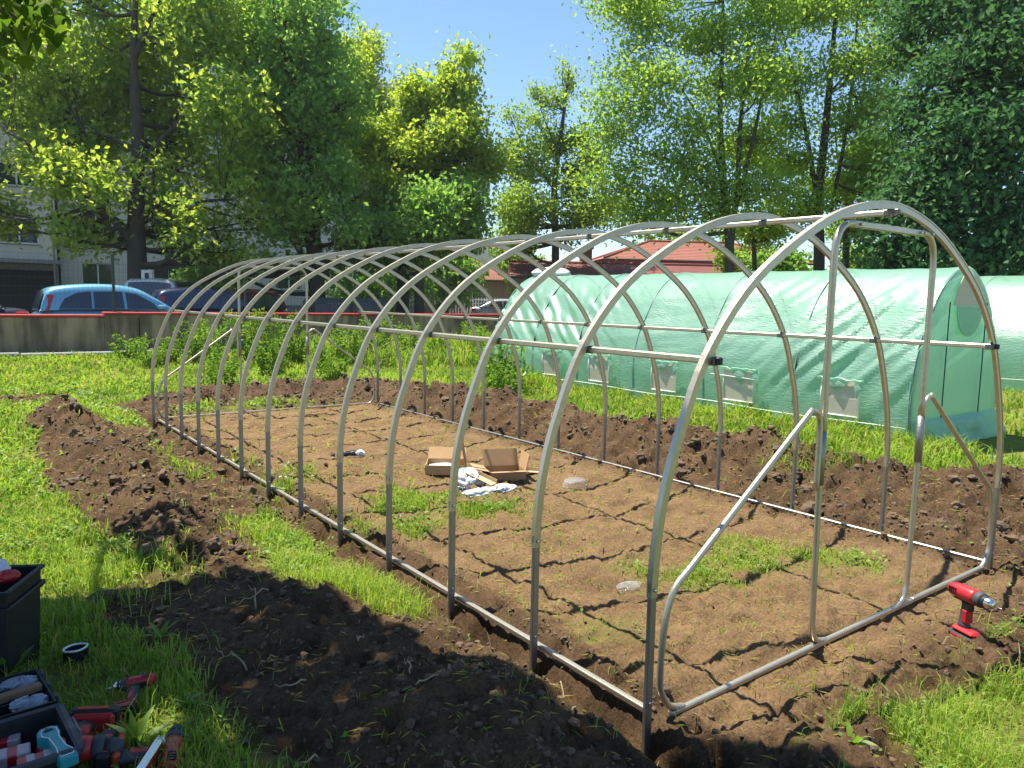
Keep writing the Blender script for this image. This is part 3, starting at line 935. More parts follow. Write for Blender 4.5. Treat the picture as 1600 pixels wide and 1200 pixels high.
# ------------------------------------------------------------------ film covered tunnels
gm2 = bpy.data.materials.new('green woven film'); gm2.use_nodes = True
nt = gm2.node_tree; L = nt.links.new
b = nt.nodes['Principled BSDF']; out = nt.nodes['Material Output']
tc = nt.nodes.new('ShaderNodeTexCoord')
n = nz(2.2, 4)
cr = ramp(n.outputs['Fac'], 0.3, 0.7, (0.29, 0.53, 0.41, 1), (0.38, 0.60, 0.49, 1))
L(cr.outputs[0], b.inputs['Base Color'])
b.inputs['Roughness'].default_value = 0.33; b.inputs['Specular IOR Level'].default_value = 1.0; b.inputs['Coat Weight'].default_value = 0.6; b.inputs['Coat Roughness'].default_value = 0.30
tr = nt.nodes.new('ShaderNodeBsdfTranslucent'); tr.inputs[0].default_value = (0.44, 0.74, 0.57, 1)
tp = nt.nodes.new('ShaderNodeBsdfTransparent'); tp.inputs[0].default_value = (0.55, 0.9, 0.72, 1)
m1 = nt.nodes.new('ShaderNodeMixShader'); m1.inputs[0].default_value = 0.42
m2 = nt.nodes.new('ShaderNodeMixShader'); m2.inputs[0].default_value = 0.20
L(b.outputs[0], m1.inputs[1]); L(tr.outputs[0], m1.inputs[2]); L(m1.outputs[0], m2.inputs[1]); L(tp.outputs[0], m2.inputs[2]); L(m2.outputs[0], out.inputs[0])
vz = nt.nodes.new('ShaderNodeTexNoise'); vz.inputs['Scale'].default_value = 38; vz.inputs['Detail'].default_value = 5
mp = nt.nodes.new('ShaderNodeMapping'); mp.inputs['Scale'].default_value = (1, 0.35, 1.6)
L(tc.outputs['Object'], mp.inputs[0]); L(mp.outputs[0], vz.inputs['Vector'])
bp = nt.nodes.new('ShaderNodeBump'); bp.inputs['Strength'].default_value = 0.75; bp.inputs['Distance'].default_value = 0.012
L(vz.outputs['Fac'], bp.inputs['Height']); L(bp.outputs['Normal'], b.inputs['Normal'])
M['film'] = gm2


def tunnel(label, x0, half, ht, y0, y1, ribs, windows, seed):
    """Cover, end panels, ribs, vent windows and cord; local origin at the centre of the near end."""
    root = empty('green_tunnel', (x0, y0, 0), 0, label, 'tunnel greenhouse', 'green film tunnel greenhouses')
    Ln = y1 - y0
    k = half
    prof = [(-1.03 * k, 0), (-1.06 * k, .30 * ht), (-.99 * k, .50 * ht), (-.83 * k, .66 * ht), (-.61 * k, .83 * ht), (-.34 * k, .945 * ht), (0, ht)]
    prof = prof + [(-x, z) for x, z in prof[-2::-1]]
    pp = smooth2(prof, 8)
    nu, nv = len(pp), int(Ln / (0.034 if windows else 0.1))
    P = np.array(pp)
    T = np.gradient(P, axis=0); T /= np.linalg.norm(T, axis=1)[:, None]
    Nn = np.stack([-T[:, 1], T[:, 0]], -1)
    # resample the profile finely
    su = np.linspace(0, nu - 1, 150 if windows else 80); nu = len(su)
    P = np.stack([np.interp(su, np.arange(len(pp)), P[:, k_]) for k_ in (0, 1)], -1)
    Nn = np.stack([np.interp(su, np.arange(len(pp)), Nn[:, k_]) for k_ in (0, 1)], -1)
    Y = np.linspace(0, Ln, nv)
    Z = P[:, 1][:, None] + 0 * Y[None]
    YY = Y[None] + 0 * Z
    rb = np.array(ribs)
    dist = np.min(np.abs(YY[..., None] - rb), -1)
    gap = np.diff(rb).mean()
    sag = np.cos(np.clip(dist / gap, 0, .5) * PI) ** 2
    q1 = Z + 0.95 * YY; q2 = Z - 0.75 * YY; q3 = Z + .10 * YY
    w1 = 1 - sstep(1.2, 2.9, YY); w2 = sstep(Ln * .52, Ln * .72, YY); w3 = np.clip(1 - w1 - w2, 0, 1)
    f1 = fbm(q1 * 4.2, (YY - 1.05 * Z) * 0.45, seed, 3); f2 = fbm(q2 * 5.0, (YY + 1.33 * Z) * 0.5, seed + 7, 3); f3 = fbm(q3 * 11, YY * 1.3, seed + 9, 3)
    fold = w1 * (1 - np.abs(2 * f1 - 1)) + w2 * (1 - np.abs(2 * f2 - 1)) + w3 * (.7 + .25 * (f3 - .5))
    hor = fbm(YY * 0.9, Z * 9, seed + 11, 3)
    band = sstep(.18, .45, Z / ht) * (1 - sstep(.75, .95, Z / ht))
    disp = -0.034 * (1 - sag) * (1 - .65 * sstep(.72, .95, Z / ht)) + 0.085 * (fold - .7) * (0.15 + band) + 0.008 * (hor - .5) + 0.012 * (fbm(YY * 5, Z * 5, seed + 3, 3) - .5)
    low = 1 - sstep(0.0, .22, Z / ht)
    disp += low * 0.06 * (fbm(YY * 3.2, Z * 0.6, seed + 5, 3) - .45)
    X = P[:, 0][:, None] + Nn[:, 0][:, None] * disp
    ZZ = P[:, 1][:, None] + Nn[:, 1][:, None] * disp
    V = np.stack([X, YY, ZZ], -1).reshape(-1, 3)
    cover = grid_mesh('cover', V, nu, nv, M['film'], root)
    for y in ribs:
        yy = min(max(y, 0.02), Ln - 0.02)
        pts = [(p[0] - n_[0] * -.016 * 0 - n_[0] * .02, yy, p[1] - n_[1] * .02) for p, n_ in zip(P[::3], Nn[::3])]
        so_ = [(p[0] + n_[0] * .004, yy, p[1] + n_[1] * .004) for p, n_ in zip(P[::2], Nn[::2])]
        MB().tube(so_, .007, 6).build('seam', M['film_seam'], root)
        MB().tube(pts, .016, 6).build('rib', M['dark_metal'] if y else M['steel_dull'], root)
    hw_z = P[:nu // 2, 1]; hw_x = -P[:nu // 2, 0]
    o_ = np.argsort(hw_z)

    def hw(z):
        return np.interp(z, hw_z[o_], hw_x[o_])

    def side_x(z, push=.02):
        return -float(hw(z)) - push

    for yy, nm, sg in ((-0.004, 'end_panel', -1), (Ln + .004, 'end_panel', 1)):
        zz = np.linspace(0.02, ht * .995, 60); uu = np.linspace(-1, 1, 50)
        X = uu[None, :] * hw(zz)[:, None]; Zg = zz[:, None] + 0 * X
        Yg = yy + sg * (0.035 * (fbm(X * 1.8 + 5, Zg * 1.2, seed + 20, 3) - .3) * (1 - uu[None, :] ** 4) + 0.02 * (1 - np.abs(2 * fbm(X * 5, Zg * 1.2, seed + 23, 2) - 1)) * (1 - uu[None, :] ** 2))
        low = 1 - sstep(0, .35, Zg)
        Yg = Yg + sg * low * 0.10 * fbm(X * 4, Zg * 3, seed + 25, 2)
        grid_mesh(nm, np.stack([X, Yg, Zg], -1).reshape(-1, 3), 60, 50, M['film'], root)
        if sg < 0:
            # round topped door window: pale mesh with the green flap hanging below
            w_ = .40 * half; z0_, z1_ = .78 * ht, .955 * ht
            po = [(-w_ * .92, z0_), (w_ * .92, z0_), (w_ * .72, z0_ + .10 * ht), (w_ * .42, z1_ - .01), (0, z1_), (-w_ * .42, z1_ - .01), (-w_ * .72, z0_ + .10 * ht)]
            MB().prism(po, 0, .006, XF((0, yy - .040, 0), (PI / 2, 0, 0))).build('door_window', M['mesh_beige'], root)
            po = [(w_ * .8 * math.cos(a), z0_ - .005 + .33 * half * math.sin(a)) for a in np.linspace(-PI, 0, 14)]
            fm = MB().prism(po, 0, .012, XF((0, yy - .052, 0), (PI / 2, 0, 0)), .004)
            fm.build('door_flap', M['film'], root)
            for sx in (-1, 1):
                zp = MB().tube([(sx * w_ * 1.15, yy - .045, z) for z in np.linspace(.12 * ht, .80 * ht, 14)], .007, 6)
                zp.build('zip', M['rubber'], root)
            hm = []
            for k_ in range(2):
                r_ = np.random.default_rng(seed + 40 + k_)
                xs = np.linspace(-half * (1 if k_ == 0 else .2), half * (.5 if k_ == 0 else 1.02), 26); ts = np.linspace(0, 1, 10)
                Xh = xs[None, :] + 0 * ts[:, None]; Th = ts[:, None] + 0 * Xh
                Yh = yy - .05 - Th * (0.06 + 0.12 * fbm(Xh * 3, Th * 2, seed + 50 + k_, 2)); Zh = .30 * (1 - Th) + 0.10 * fbm(Xh * 6, Th * 3, seed + 55 + k_, 2) * np.sin(Th * PI) + .03
                grid_mesh('loose_hem', np.stack([Xh, Yh, Zh], -1).reshape(-1, 3), 10, 26, M['film'], root)
    for (yw, style) in windows:
        zb, zt, wd = .295, .69, .23
        def wx(z): return side_x(z, .030)
        fr = MB()
        a = [(wx(z), z) for z in (zb, zt)]
        Xs = [wx(zb), wx((zb + zt) / 2), wx(zt)]; Zs = [zb, (zb + zt) / 2, zt]
        wm = MB()
        wm.add([(Xs[i], yw + s_ * wd, Zs[i]) for i in range(3) for s_ in (-1, 1)] + [(Xs[i] + .006, yw + s_ * wd, Zs[i]) for i in range(3) for s_ in (-1, 1)],
               [(0, 1, 3, 2), (2, 3, 5, 4), (6, 8, 9, 7), (8, 10, 11, 9), (0, 6, 7, 1), (4, 5, 11, 10), (0, 2, 8, 6), (2, 4, 10, 8), (1, 7, 9, 3), (3, 9, 11, 5)])
        win = wm.build('vent_window', M['mesh_beige'], root)
        bd = MB()
        for pth in ([(Xs[i] - .004, yw - wd, Zs[i]) for i in range(3)], [(Xs[i] - .004, yw + wd, Zs[i]) for i in range(3)],
                    [(Xs[0] - .004, yw - wd, zb), (Xs[0] - .004, yw + wd, zb)]):
            bd.tube(pth, .0085, 5)
        bd.build('window_border', M['white_plastic'], win)
        # the rolled up flap above the opening and the loose points hanging from it
        r_ = random.Random(seed + int(yw * 10))
        rl = MB().tube([(wx(zt) - .02 + r_.uniform(-.008, .008), yw + t * (wd + .05), zt + .015 + r_.uniform(-.012, .014)) for t in np.linspace(-1, 1, 12)],
                       [.011 + r_.uniform(0, .006) for _ in range(12)], 7)
        rl.build('rolled_flap', M['film'], win)
        pts = {0: [(.02, .13, .26), (-.25, .20, .10)], 1: [(.0, .19, .20), (-.25, .25, .11)]}[style]
        for (cy, dp, hwid) in pts:
            n_ = 9
            vv, ff = [], []
            for j in range(n_):
                t = j / (n_ - 1)
                wj = hwid * (1 - t ** 1.6) + .004
                for s_ in (-1, 0, 1):
                    vv.append((wx(zt - dp * t) - .010 - .012 * math.sin(t * PI) - (.012 if s_ == 0 else 0), yw + cy * (1 if style else .9) + s_ * wj * .5 - .05 * t * (1 if style else -.4), zt + .01 - dp * t))
            for j in range(n_ - 1):
                for s_ in range(2):
                    ff.append((j * 3 + s_, j * 3 + s_ + 1, j * 3 + s_ + 4, j * 3 + s_ + 3))
            MB().add(vv, ff, True).build('hanging_flap', M['film'], win)
    cord = MB()
    for y_a, y_b, z_ in ((0.02, Ln, .24),) + (((1.9, 2.6, .60),) if windows else ()):
        ys = np.linspace(y_a, y_b, max(4, int((y_b - y_a) * 3)))
        cord.tube([(side_x(z_, .045 + .01 * math.sin(y * 4)), y, z_ + .012 * math.sin(y * 2.6 + 1)) for y in ys], .0055, 5)
    cord.build('cord', M['rope'], root)
    return root


tunnel('closed green film tunnel with a row of square vent windows beside the bare frame', 7.22, 1.02, 2.0, 2.0, 9.65,
       [0.0, 1.4, 2.75, 4.05, 5.3, 6.45, 7.63], [(0.78, 0), (2.16, 1), (3.42, 0), (4.75, 1), (5.9, 0), (7.05, 1)], 310)
tunnel('partly hidden green film tunnel standing behind the tunnel with vent windows', 15.55, 1.5, 2.22, -2.0, 10.0,
       [0, 1.7, 3.4, 5.1, 6.8, 8.5, 10.2, 12.0], [], 360)

# bunched white sheet on the far end of the first green tunnel
def crumple(name, cx, cy, cz, sx, sy, sz, material, seed, label=None, cat=None, parent=None, amp=.45, nu=26, nv=40):
    u = np.linspace(0.02, PI - .02, nu)[:, None]; v = np.linspace(0, 2 * PI, nv)[None, :]
    rr = 1 + amp * ((1 - np.abs(2 * fbm(u * 2.3 + 3 * np.cos(v), 2.2 * np.sin(v) + u, seed, 4) - 1)) - .7)
    X = cx + sx * rr * np.sin(u) * np.cos(v); Y = cy + sy * rr * np.sin(u) * np.sin(v); Z = cz + sz * rr * np.cos(u)
    X[:, -1], Y[:, -1], Z[:, -1] = X[:, 0], Y[:, 0], Z[:, 0]
    o = grid_mesh(name, np.stack([X, Y, Z], -1).reshape(-1, 3), nu, nv, material, parent, True)
    return tag(o, label, cat)


crumple('plastic_sheet', 7.35, 9.45, 2.04, .30, .42, .12, M['bag'], 71, 'bunched white plastic sheet lying on the far end of the green tunnel', 'plastic sheet')

# ------------------------------------------------------------------ street, parapet wall, mesh fence
WY = 19.2
SZ = 0.12
me_street = MB()
me_street.box(-60, 90, WY + .45, 39.0, -0.3, SZ)
tag(me_street.build('street', M['asphalt']), kind='structure')
kb = MB()
for k in range(60):
    kb.box(-60 + k * 2.5, -60 + k * 2.5 + 2.47, 39.0, 39.25, -.2, SZ + .12, .02)
tag(kb.build('street_kerb', M['kerb']), kind='structure')

wall = empty('retaining_wall', (0, WY, 0), 0, 'long low stained concrete wall with a red painted top behind the garden', 'wall')
wx0 = -16.0
for k in range(8):
    x0, x1 = wx0 + k * 6.0, wx0 + k * 6.0 + 5.985
    top = 0.93 if x1 < 2.0 else 0.98
    if x0 < 1.2 < x1:
        for a, c, t in ((x0, 1.2, .915), (1.2, x1, .98)):
            MB().box(a, c - .004, 0, .34, -.4, t, .012).build('wall_section', M['concrete'], wall)
            MB().box(a, c - .002, -.035, .37, t + .002, t + .062, .012).build('coping', M['red_paint'], wall)
    else:
        MB().box(x0, x1, 0, .34, -.4, top if x0 > 0 else .915, .012).build('wall_section', M['concrete'], wall)
        t = top if x0 > 0 else .915
        MB().box(x0, x1 + .012, -.035, .37, t + .002, t + .062, .012).build('coping', M['red_paint'], wall)
kr = empty('concrete_kerb', (0, 0, 0), 0, 'pale concrete edging strip along the foot of the stained wall', 'kerb')
for k in range(8):
    MB().box(-12 + k * 1.9, -12 + k * 1.9 + 1.88, WY - .62, WY - .30, -.1, .10 + .01 * (k % 3), .02).build('kerb_stone', M['kerb'], kr)

fence = empty('mesh_fence', (0, WY + .17, 0), 0, 'thin dark wire mesh fence on slim posts standing on the red topped wall', 'fence')
for k in range(13):
    x = 1.46 + (k - 5) * 3.25
    z0 = .975 if x < 1.2 else 1.04
    MB().box(x - .03, x + .03, -.03, .03, z0, z0 + 1.45, .006).build('post', M['dark_metal'], fence)
wm = MB()
for k in range(int(40.3 / .10)):
    x = -14.0 + k * .10
    z0 = .985 if x < 1.2 else 1.05
    wm.box(x - .0016, x + .0016, -.002, .002, z0, z0 + 1.35)
for k in range(8):
    wm.box(-14.0, 26.3, -.0045, -.0025, 1.08 + k * .19, 1.0832 + k * .19)
tag(wm.build('wire_mesh', M['dark_metal'], fence), kind='stuff')

# ------------------------------------------------------------------ cars
def car(label, loc, rz, paint, shape, group='cars parked along the street', cat='car'):
    root = empty('parked_car', loc, rz, label, cat, group)
    p = {'hatch': dict(L=4.05, w=.86, body=[(-2.02, .34, .70), (-1.98, .28, .86), (-1.7, .22, .93), (-.5, .20, .94), (.9, .20, .92), (1.05, .20, .91), (1.6, .24, .80), (1.92, .28, .66), (2.02, .34, .52)],
                       cab=[(-1.96, .90, .90), (-1.80, .92, 1.38), (-1.45, .93, 1.53), (-.5, .94, 1.60), (.25, .93, 1.53), (.75, .92, 1.28), (1.28, .90, .93)],
                       wins=[[(-1.55, .98), (-1.42, 1.22), (-1.12, 1.38), (-.80, 1.42), (-.80, .98)], [(-.74, .98), (-.74, 1.42), (-.05, 1.43), (-.02, .98)], [(.05, .98), (.02, 1.42), (.30, 1.37), (.72, 1.12), (.82, .98)], [(.86, .98), (.80, 1.10), (1.05, .98)]],
                       wh=(-1.28, 1.25)),
         'sedan': dict(L=4.5, w=.86, body=[(-2.25, .36, .72), (-2.2, .30, .92), (-1.6, .22, .96), (-.6, .20, .92), (.9, .20, .90), (1.1, .20, .89), (1.75, .24, .80), (2.12, .28, .66), (2.25, .34, .52)],
                       cab=[(-1.72, .93, .95), (-1.25, .92, 1.22), (-.85, .92, 1.38), (-.2, .92, 1.43), (.35, .91, 1.38), (.75, .90, 1.18), (1.25, .89, .91)],
                       wins=[[(-1.18, .99), (-1.05, 1.18), (-.72, 1.31), (-.38, 1.33), (-.36, .97)], [(-.30, .97), (-.31, 1.33), (.22, 1.32), (.58, 1.17), (.85, .95)]], wh=(-1.4, 1.35)),
         'van': dict(L=4.6, w=.92, body=[(-2.3, .36, .80), (-2.27, .30, 1.05), (-1.6, .24, 1.10), (-.6, .22, 1.10), (.9, .22, 1.06), (1.2, .22, 1.02), (1.9, .26, .92), (2.2, .30, .74), (2.3, .36, .56)],
                     cab=[(-2.24, 1.06, 1.06), (-2.16, 1.08, 1.72), (-1.8, 1.09, 1.86), (-.2, 1.09, 1.90), (.55, 1.07, 1.84), (1.0, 1.05, 1.55), (1.6, 1.0, 1.02)],
                     wins=[[(-1.9, 1.16), (-1.8, 1.62), (-.9, 1.68), (-.9, 1.16)], [(-.8, 1.16), (-.8, 1.68), (.05, 1.68), (.08, 1.14)], [(.15, 1.14), (.12, 1.68), (.52, 1.62), (.95, 1.34), (1.05, 1.10)]], wh=(-1.4, 1.45))}[shape]
    w = p['w']; Lh = p['L'] / 2
    # body: lofted sections, rounded towards nose and tail
    bs = smooth_path([(x, a, c) for x, a, c in p['body']], 4)
    rows = []
    for q in bs:
        x, lo, hi = q
        e = abs(x) / Lh
        ww = w * (1 - .16 * max(0, (e - .62) / .38) ** 2)
        rows.append([(x, s_ * ww * f_, lo + (hi - lo) * g) for s_, f_, g in
                     ((-1, .80, 0), (-1, .95, .05), (-1, .995, .25), (-1, 1.0, .50), (-1, .985, .78), (-1, .93, .95), (-1, .80, 1.0), (0, 0, 1.03), (1, .80, 1.0), (1, .93, .95), (1, .985, .78), (1, 1.0, .50), (1, .995, .25), (1, .95, .05), (1, .80, 0))])
    m = MB(); k = len(rows[0])
    m.add([v for r_ in rows for v in r_], [(i * k + j, i * k + j + 1, (i + 1) * k + j + 1, (i + 1) * k + j) for i in range(len(rows) - 1) for j in range(k - 1)] + [tuple(range(k)), tuple((len(rows) - 1) * k + j for j in range(k))], True)
    body = m.build('body', paint, root)
    cs = smooth_path(p['cab'], 5)
    zmax = max(c[2] for c in cs)

    def side_w(x, z, zb, zr):
        t = 0 if zr - zb < 1e-3 else min(1, max(0, (z - zb) / (zmax - zb)))
        return w * (.965 - .20 * t ** 1.25)
    rows = []
    for q in cs:
        x, zb, zr = q
        r_ = []
        for t in (0, .25, .5, .75, .9):
            z = zb + (zr - zb) * t
            r_.append((x, -side_w(x, z, zb, zr), z))
        r_.append((x, -side_w(x, zr, zb, zr) * .88, zr + .012))
        r_.append((x, 0, zr + .03))
        r_ += [(a, -b_, c) for a, b_, c in r_[-2::-1]]
        rows.append(r_)
    m = MB(); k = len(rows[0])
    m.add([v for r_ in rows for v in r_], [(i * k + j, i * k + j + 1, (i + 1) * k + j + 1, (i + 1) * k + j) for i in range(len(rows) - 1) for j in range(k - 1)] + [tuple(range(k)), tuple((len(rows) - 1) * k + j for j in range(k))], True)
    m.build('cabin', paint, root)
    zb0 = p['cab'][3][1]
    for sgn in (-1, 1):
        for poly in p['wins']:
            cx = sum(a for a, _ in poly) / len(poly); cz = sum(c for _, c in poly) / len(poly)
            vv = [(cx, sgn * (side_w(cx, cz, zb0, zmax) + .010), cz)]
            ring = []
            for i in range(len(poly)):
                a, b_ = poly[i], poly[(i + 1) % len(poly)]
                for t in (0, .33, .66):
                    ring.append((a[0] + (b_[0] - a[0]) * t, a[1] + (b_[1] - a[1]) * t))
            vv += [(x, sgn * (side_w(x, z, zb0, zmax) + .010), z) for x, z in ring]
            n_ = len(ring)
            MB().add(vv, [(0, 1 + i, 1 + (i + 1) % n_) for i in range(n_)], True).build('side_window', M['car_glass'], root)
        MB().tube([(x, sgn * (side_w(x, .95, zb0, zmax) + .014), (zb0 + .015)) for x in np.linspace(p['wins'][0][0][0], p['wins'][-1][-1][0], 8)], .012, 5).build('trim_strip', M['rubber'], root)
    # windscreen and rear window follow the cabin sections
    for (i0, i1, nm) in ((4, 6, 'windscreen'), (0, 1, 'rear_window')):
        a, c = p['cab'][i0], p['cab'][i1]
        vv = []
        pts = [p['cab'][i] for i in range(i0, i1 + 1)]
        for j, q in enumerate(pts):
            zz = q[2] + (.012 if nm == 'windscreen' else .012)
            ww = side_w(q[0], q[2], q[1], q[2]) * .84
            for s_ in (-1, -.5, 0, .5, 1):
                vv.append((q[0] + (.03 if nm == 'windscreen' else -.05), s_ * ww, zz + .035 * (1 - s_ * s_) + .012))
        ff = [(j * 5 + s_, j * 5 + s_ + 1, j * 5 + s_ + 6, j * 5 + s_ + 5) for j in range(len(pts) - 1) for s_ in range(4)]
        MB().add(vv, ff, True).build(nm, M['car_glass'], root)
    rear = p['body'][1][0]
    for sgn in (-1, 1):
        zt = p['body'][1][2]
        if shape == 'hatch':
            MB().add([(rear + a + (z - .9) * .35, sgn * w * b_ * (1 - (z - .9) * .22), z) for z in (.90, 1.10, 1.32) for a, b_ in ((.015, .70), (.02, .95), (.20, .985), (.20, .80))], [(q * 4 + k, q * 4 + (k + 1) % 4, q * 4 + 4 + (k + 1) % 4, q * 4 + 4 + k) for q in range(2) for k in range(4)] + [(0, 1, 2, 3), (8, 9, 10, 11)]).build('tail_lamp', M['tail_red'], root)
        else:
            MB().box(rear - .01, rear + .26, sgn * (w * .62), sgn * (w * .945), zt - .20, zt - .03, .03).build('tail_lamp', M['tail_red'], root)
        fr = p['body'][-2][0]
        MB().box(fr - .42, fr - .02, sgn * (w * .52), sgn * (w * .90), .60, .76, .04).build('headlamp', M['lamp_clear'], root)
        MB().box(.78, .98, sgn * (w + .02), sgn * (w + .17), zb0 + .02, zb0 + .15, .03).build('mirror', paint, root)
        for hx in (-.12, -.95):
            MB().box(hx - .09, hx + .09, sgn * (w * .985), sgn * (w * 1.02), zb0 - .14, zb0 - .11, .008).build('door_handle', paint, root)
    for x in p['wh']:
        for sgn in (-1, 1):
            wh = MB().lathe([(.20, -.10), (.285, -.10), (.31, -.07), (.31, .07), (.285, .10), (.20, .10)], 20, XF((x, sgn * (w - .09), .31), (PI / 2, 0, 0))).build('wheel', M['tyre'], root)
            MB().lathe([(.02, -.01), (.19, .0), (.205, .03)], 14, XF((x, sgn * (w + .015), .31), (sgn * PI / 2, 0, 0))).build('rim', M['rim'], wh)
    return root


def place_d(px, d, z):
    v = at(px, 470, d); return (v[0], v[1], z)


car('light blue hatchback with a tall red tail lamp parked behind the low wall', (1.95, 21.6, SZ), 0.02, car_paint('light blue car paint', (0.15, 0.40, 0.55)), 'hatch')
car('dark saloon car at the far left with its boot towards the blue hatchback', (-2.5, 21.3, SZ), PI + .03, car_paint('dark violet car paint', (0.030, 0.024, 0.045)), 'sedan')
car('white van parked further back, its roof showing past the blue hatchback', (4.35, 27.6, SZ), 1.2, car_paint('white car paint', (0.62, 0.64, 0.66)), 'van')
car('dark navy car parked in front of the blue hatchback behind the hoops', (5.15, 24.3, SZ), 0.06, car_paint('navy car paint', (0.018, 0.026, 0.075)), 'hatch')
car('dark red car parked beyond the navy car under the trees', (6.75, 26.6, SZ), 1.75, car_paint('dark red car paint', (0.28, 0.015, 0.02)), 'hatch')
v_ = at(793, 470, 46)
car('silver grey car parked far off before the pale railing', (v_[0], v_[1], SZ), -0.55, car_paint('silver car paint', (0.36, 0.38, 0.41)), 'sedan')

# waste containers beyond the wall
for i, (px, d, lab) in enumerate(((512, 27.5, 'dark grey waste container nearer the navy car behind the hoops'), (572, 28.2, 'dark grey waste container further along the wall under the trees'))):
    v = at(px, 470, d)
    bn = empty('waste_container', (v[0], v[1], SZ), -.08 * i, lab, 'waste container', 'dark grey waste containers')
    m = MB()
    m.add([(-.62, -.5, .18), (.62, -.5, .18), (.62, .5, .18), (-.62, .5, .18), (-.72, -.56, 1.15), (.72, -.56, 1.15), (.72, .56, 1.15), (-.72, .56, 1.15)],
          [(0, 1, 5, 4), (1, 2, 6, 5), (2, 3, 7, 6), (3, 0, 4, 7), (0, 3, 2, 1), (4, 5, 6, 7)])
    for k in range(4):
        m.box(-.5 + k * .33, -.44 + k * .33, -.585, -.52, .3, 1.1, .01)
    m.build('tub', M['bin_grey'], bn)
    ld = MB(); n_ = 10
    ld.add([(sx * .74, -.58 + 1.16 * j / n_, 1.17 + .20 * math.sin(PI * j / n_)) for j in range(n_ + 1) for sx in (-1, 1)], [(2 * j, 2 * j + 1, 2 * j + 3, 2 * j + 2) for j in range(n_)] + [tuple(range(0, 2 * n_ + 2, 2)), tuple(range(1, 2 * n_ + 2, 2))[::-1]], True)
    ld.build('lid', M['bin_grey'], bn)
    for sx in (-1, 1):
        for sy in (-1, 1):
            MB().lathe([(.02, -.03), (.09, -.03), (.09, .03), (.02, .03)], 12, XF((sx * .5, sy * .38, .09), (PI / 2, 0, 0))).build('wheel', M['tyre'], bn)

# ------------------------------------------------------------------ apartment blocks behind the trees
def window_proto(wd, ht):
    fr = MB()
    for a in ((-wd / 2, -wd / 2 + .07, 0, ht), (wd / 2 - .07, wd / 2, 0, ht), (-.035, .035, .07, ht - .07), (-wd / 2 + .072, -.037, 0, .07), (.037, wd / 2 - .072, 0, .07), (-wd / 2 + .072, -.037, ht - .07, ht), (.037, wd / 2 - .072, ht - .07, ht)):
        fr.box(a[0], a[1], -.05, .05, a[2], a[3])
    return fr


def block(label, x0, x1, y, z0, floors, fh, bay, wd, ht, sill, mat_p, skip=lambda f, b_: False, balcony=lambda f, b_: False):
    root = empty('apartment_block', (x0, y, 0), 0, label, 'building', 'apartment blocks behind the trees')
    Ln = x1 - x0; nb = int(Ln // bay); Ht = z0 + floors * fh
    MB().box(0, Ln, .30, 11, 0, Ht).build('wall', M['joint'], root)
    MB().box(-.3, Ln + .3, -.35, 11.3, Ht, Ht + .45, .04).build('roof_edge', M['panel_grey'], root)
    if z0 > .01:
        MB().box(0, Ln, .05, .32, 0, z0 - .02, .01).build('plinth', M['kerb'], root)
    sp = pr = wn_ = None
    for f in range(floors):
        zz = z0 + f * fh
        for b_ in range(nb):
            xc = (b_ + .5) * bay
            hole = not skip(f, b_)
            # panels: below, above, and either side of the opening
            parts = [(-bay / 2 + .012, bay / 2 - .012, .012, sill), (-bay / 2 + .012, bay / 2 - .012, sill + ht, fh - .012), (-bay / 2 + .012, -wd / 2, sill, sill + ht), (wd / 2, bay / 2 - .012, sill, sill + ht)]
            if not hole:
                parts = [(-bay / 2 + .012, bay / 2 - .012, .012, fh - .012)]
            key = 'hole' if hole else 'plain'
            if key not in (sp or {}):
                sp = sp or {}
                m = MB()
                for a in parts: m.box(a[0], a[1], 0, .29, a[2], a[3])
                o = m.build('panel', mat_p, root); sp[key] = o
            else:
                o = sp[key].copy(); link(o, root)
            o.location = (xc, 0, zz)
            if hole:
                if wn_ is None:
                    wn_ = window_proto(wd, ht).build('window', M['white_frame'], root)
                    MB().box(-wd / 2 + .02, wd / 2 - .02, .0, .02, .02, ht - .02).build('pane', M['pane'], wn_)
                    MB().box(-wd / 2 - .06, wd / 2 + .06, -.22, -.05, -.05, -.005).build('sill', M['kerb'], wn_)
                    o = wn_
                else:
                    o = copy_tree(wn_, root)
                o.location = (xc, .14, zz + sill)
            if balcony(f, b_):
                bl = MB().box(-bay / 2 + .2, bay / 2 - .2, -1.1, -.01, 0, .14).build('balcony', M['panel_grey'], root)
                bl.location = (xc, 0, zz)
                MB().box(-bay / 2 + .2, bay / 2 - .2, -1.12, -1.05, .145, 1.05, .01).build('parapet', mat_p, bl)
                for sx in (-1, 1):
                    MB().box(sx * (bay / 2 - .2), sx * (bay / 2 - .27), -1.045, -.02, .145, 1.05, .01).build('parapet', mat_p, bl)
    return root


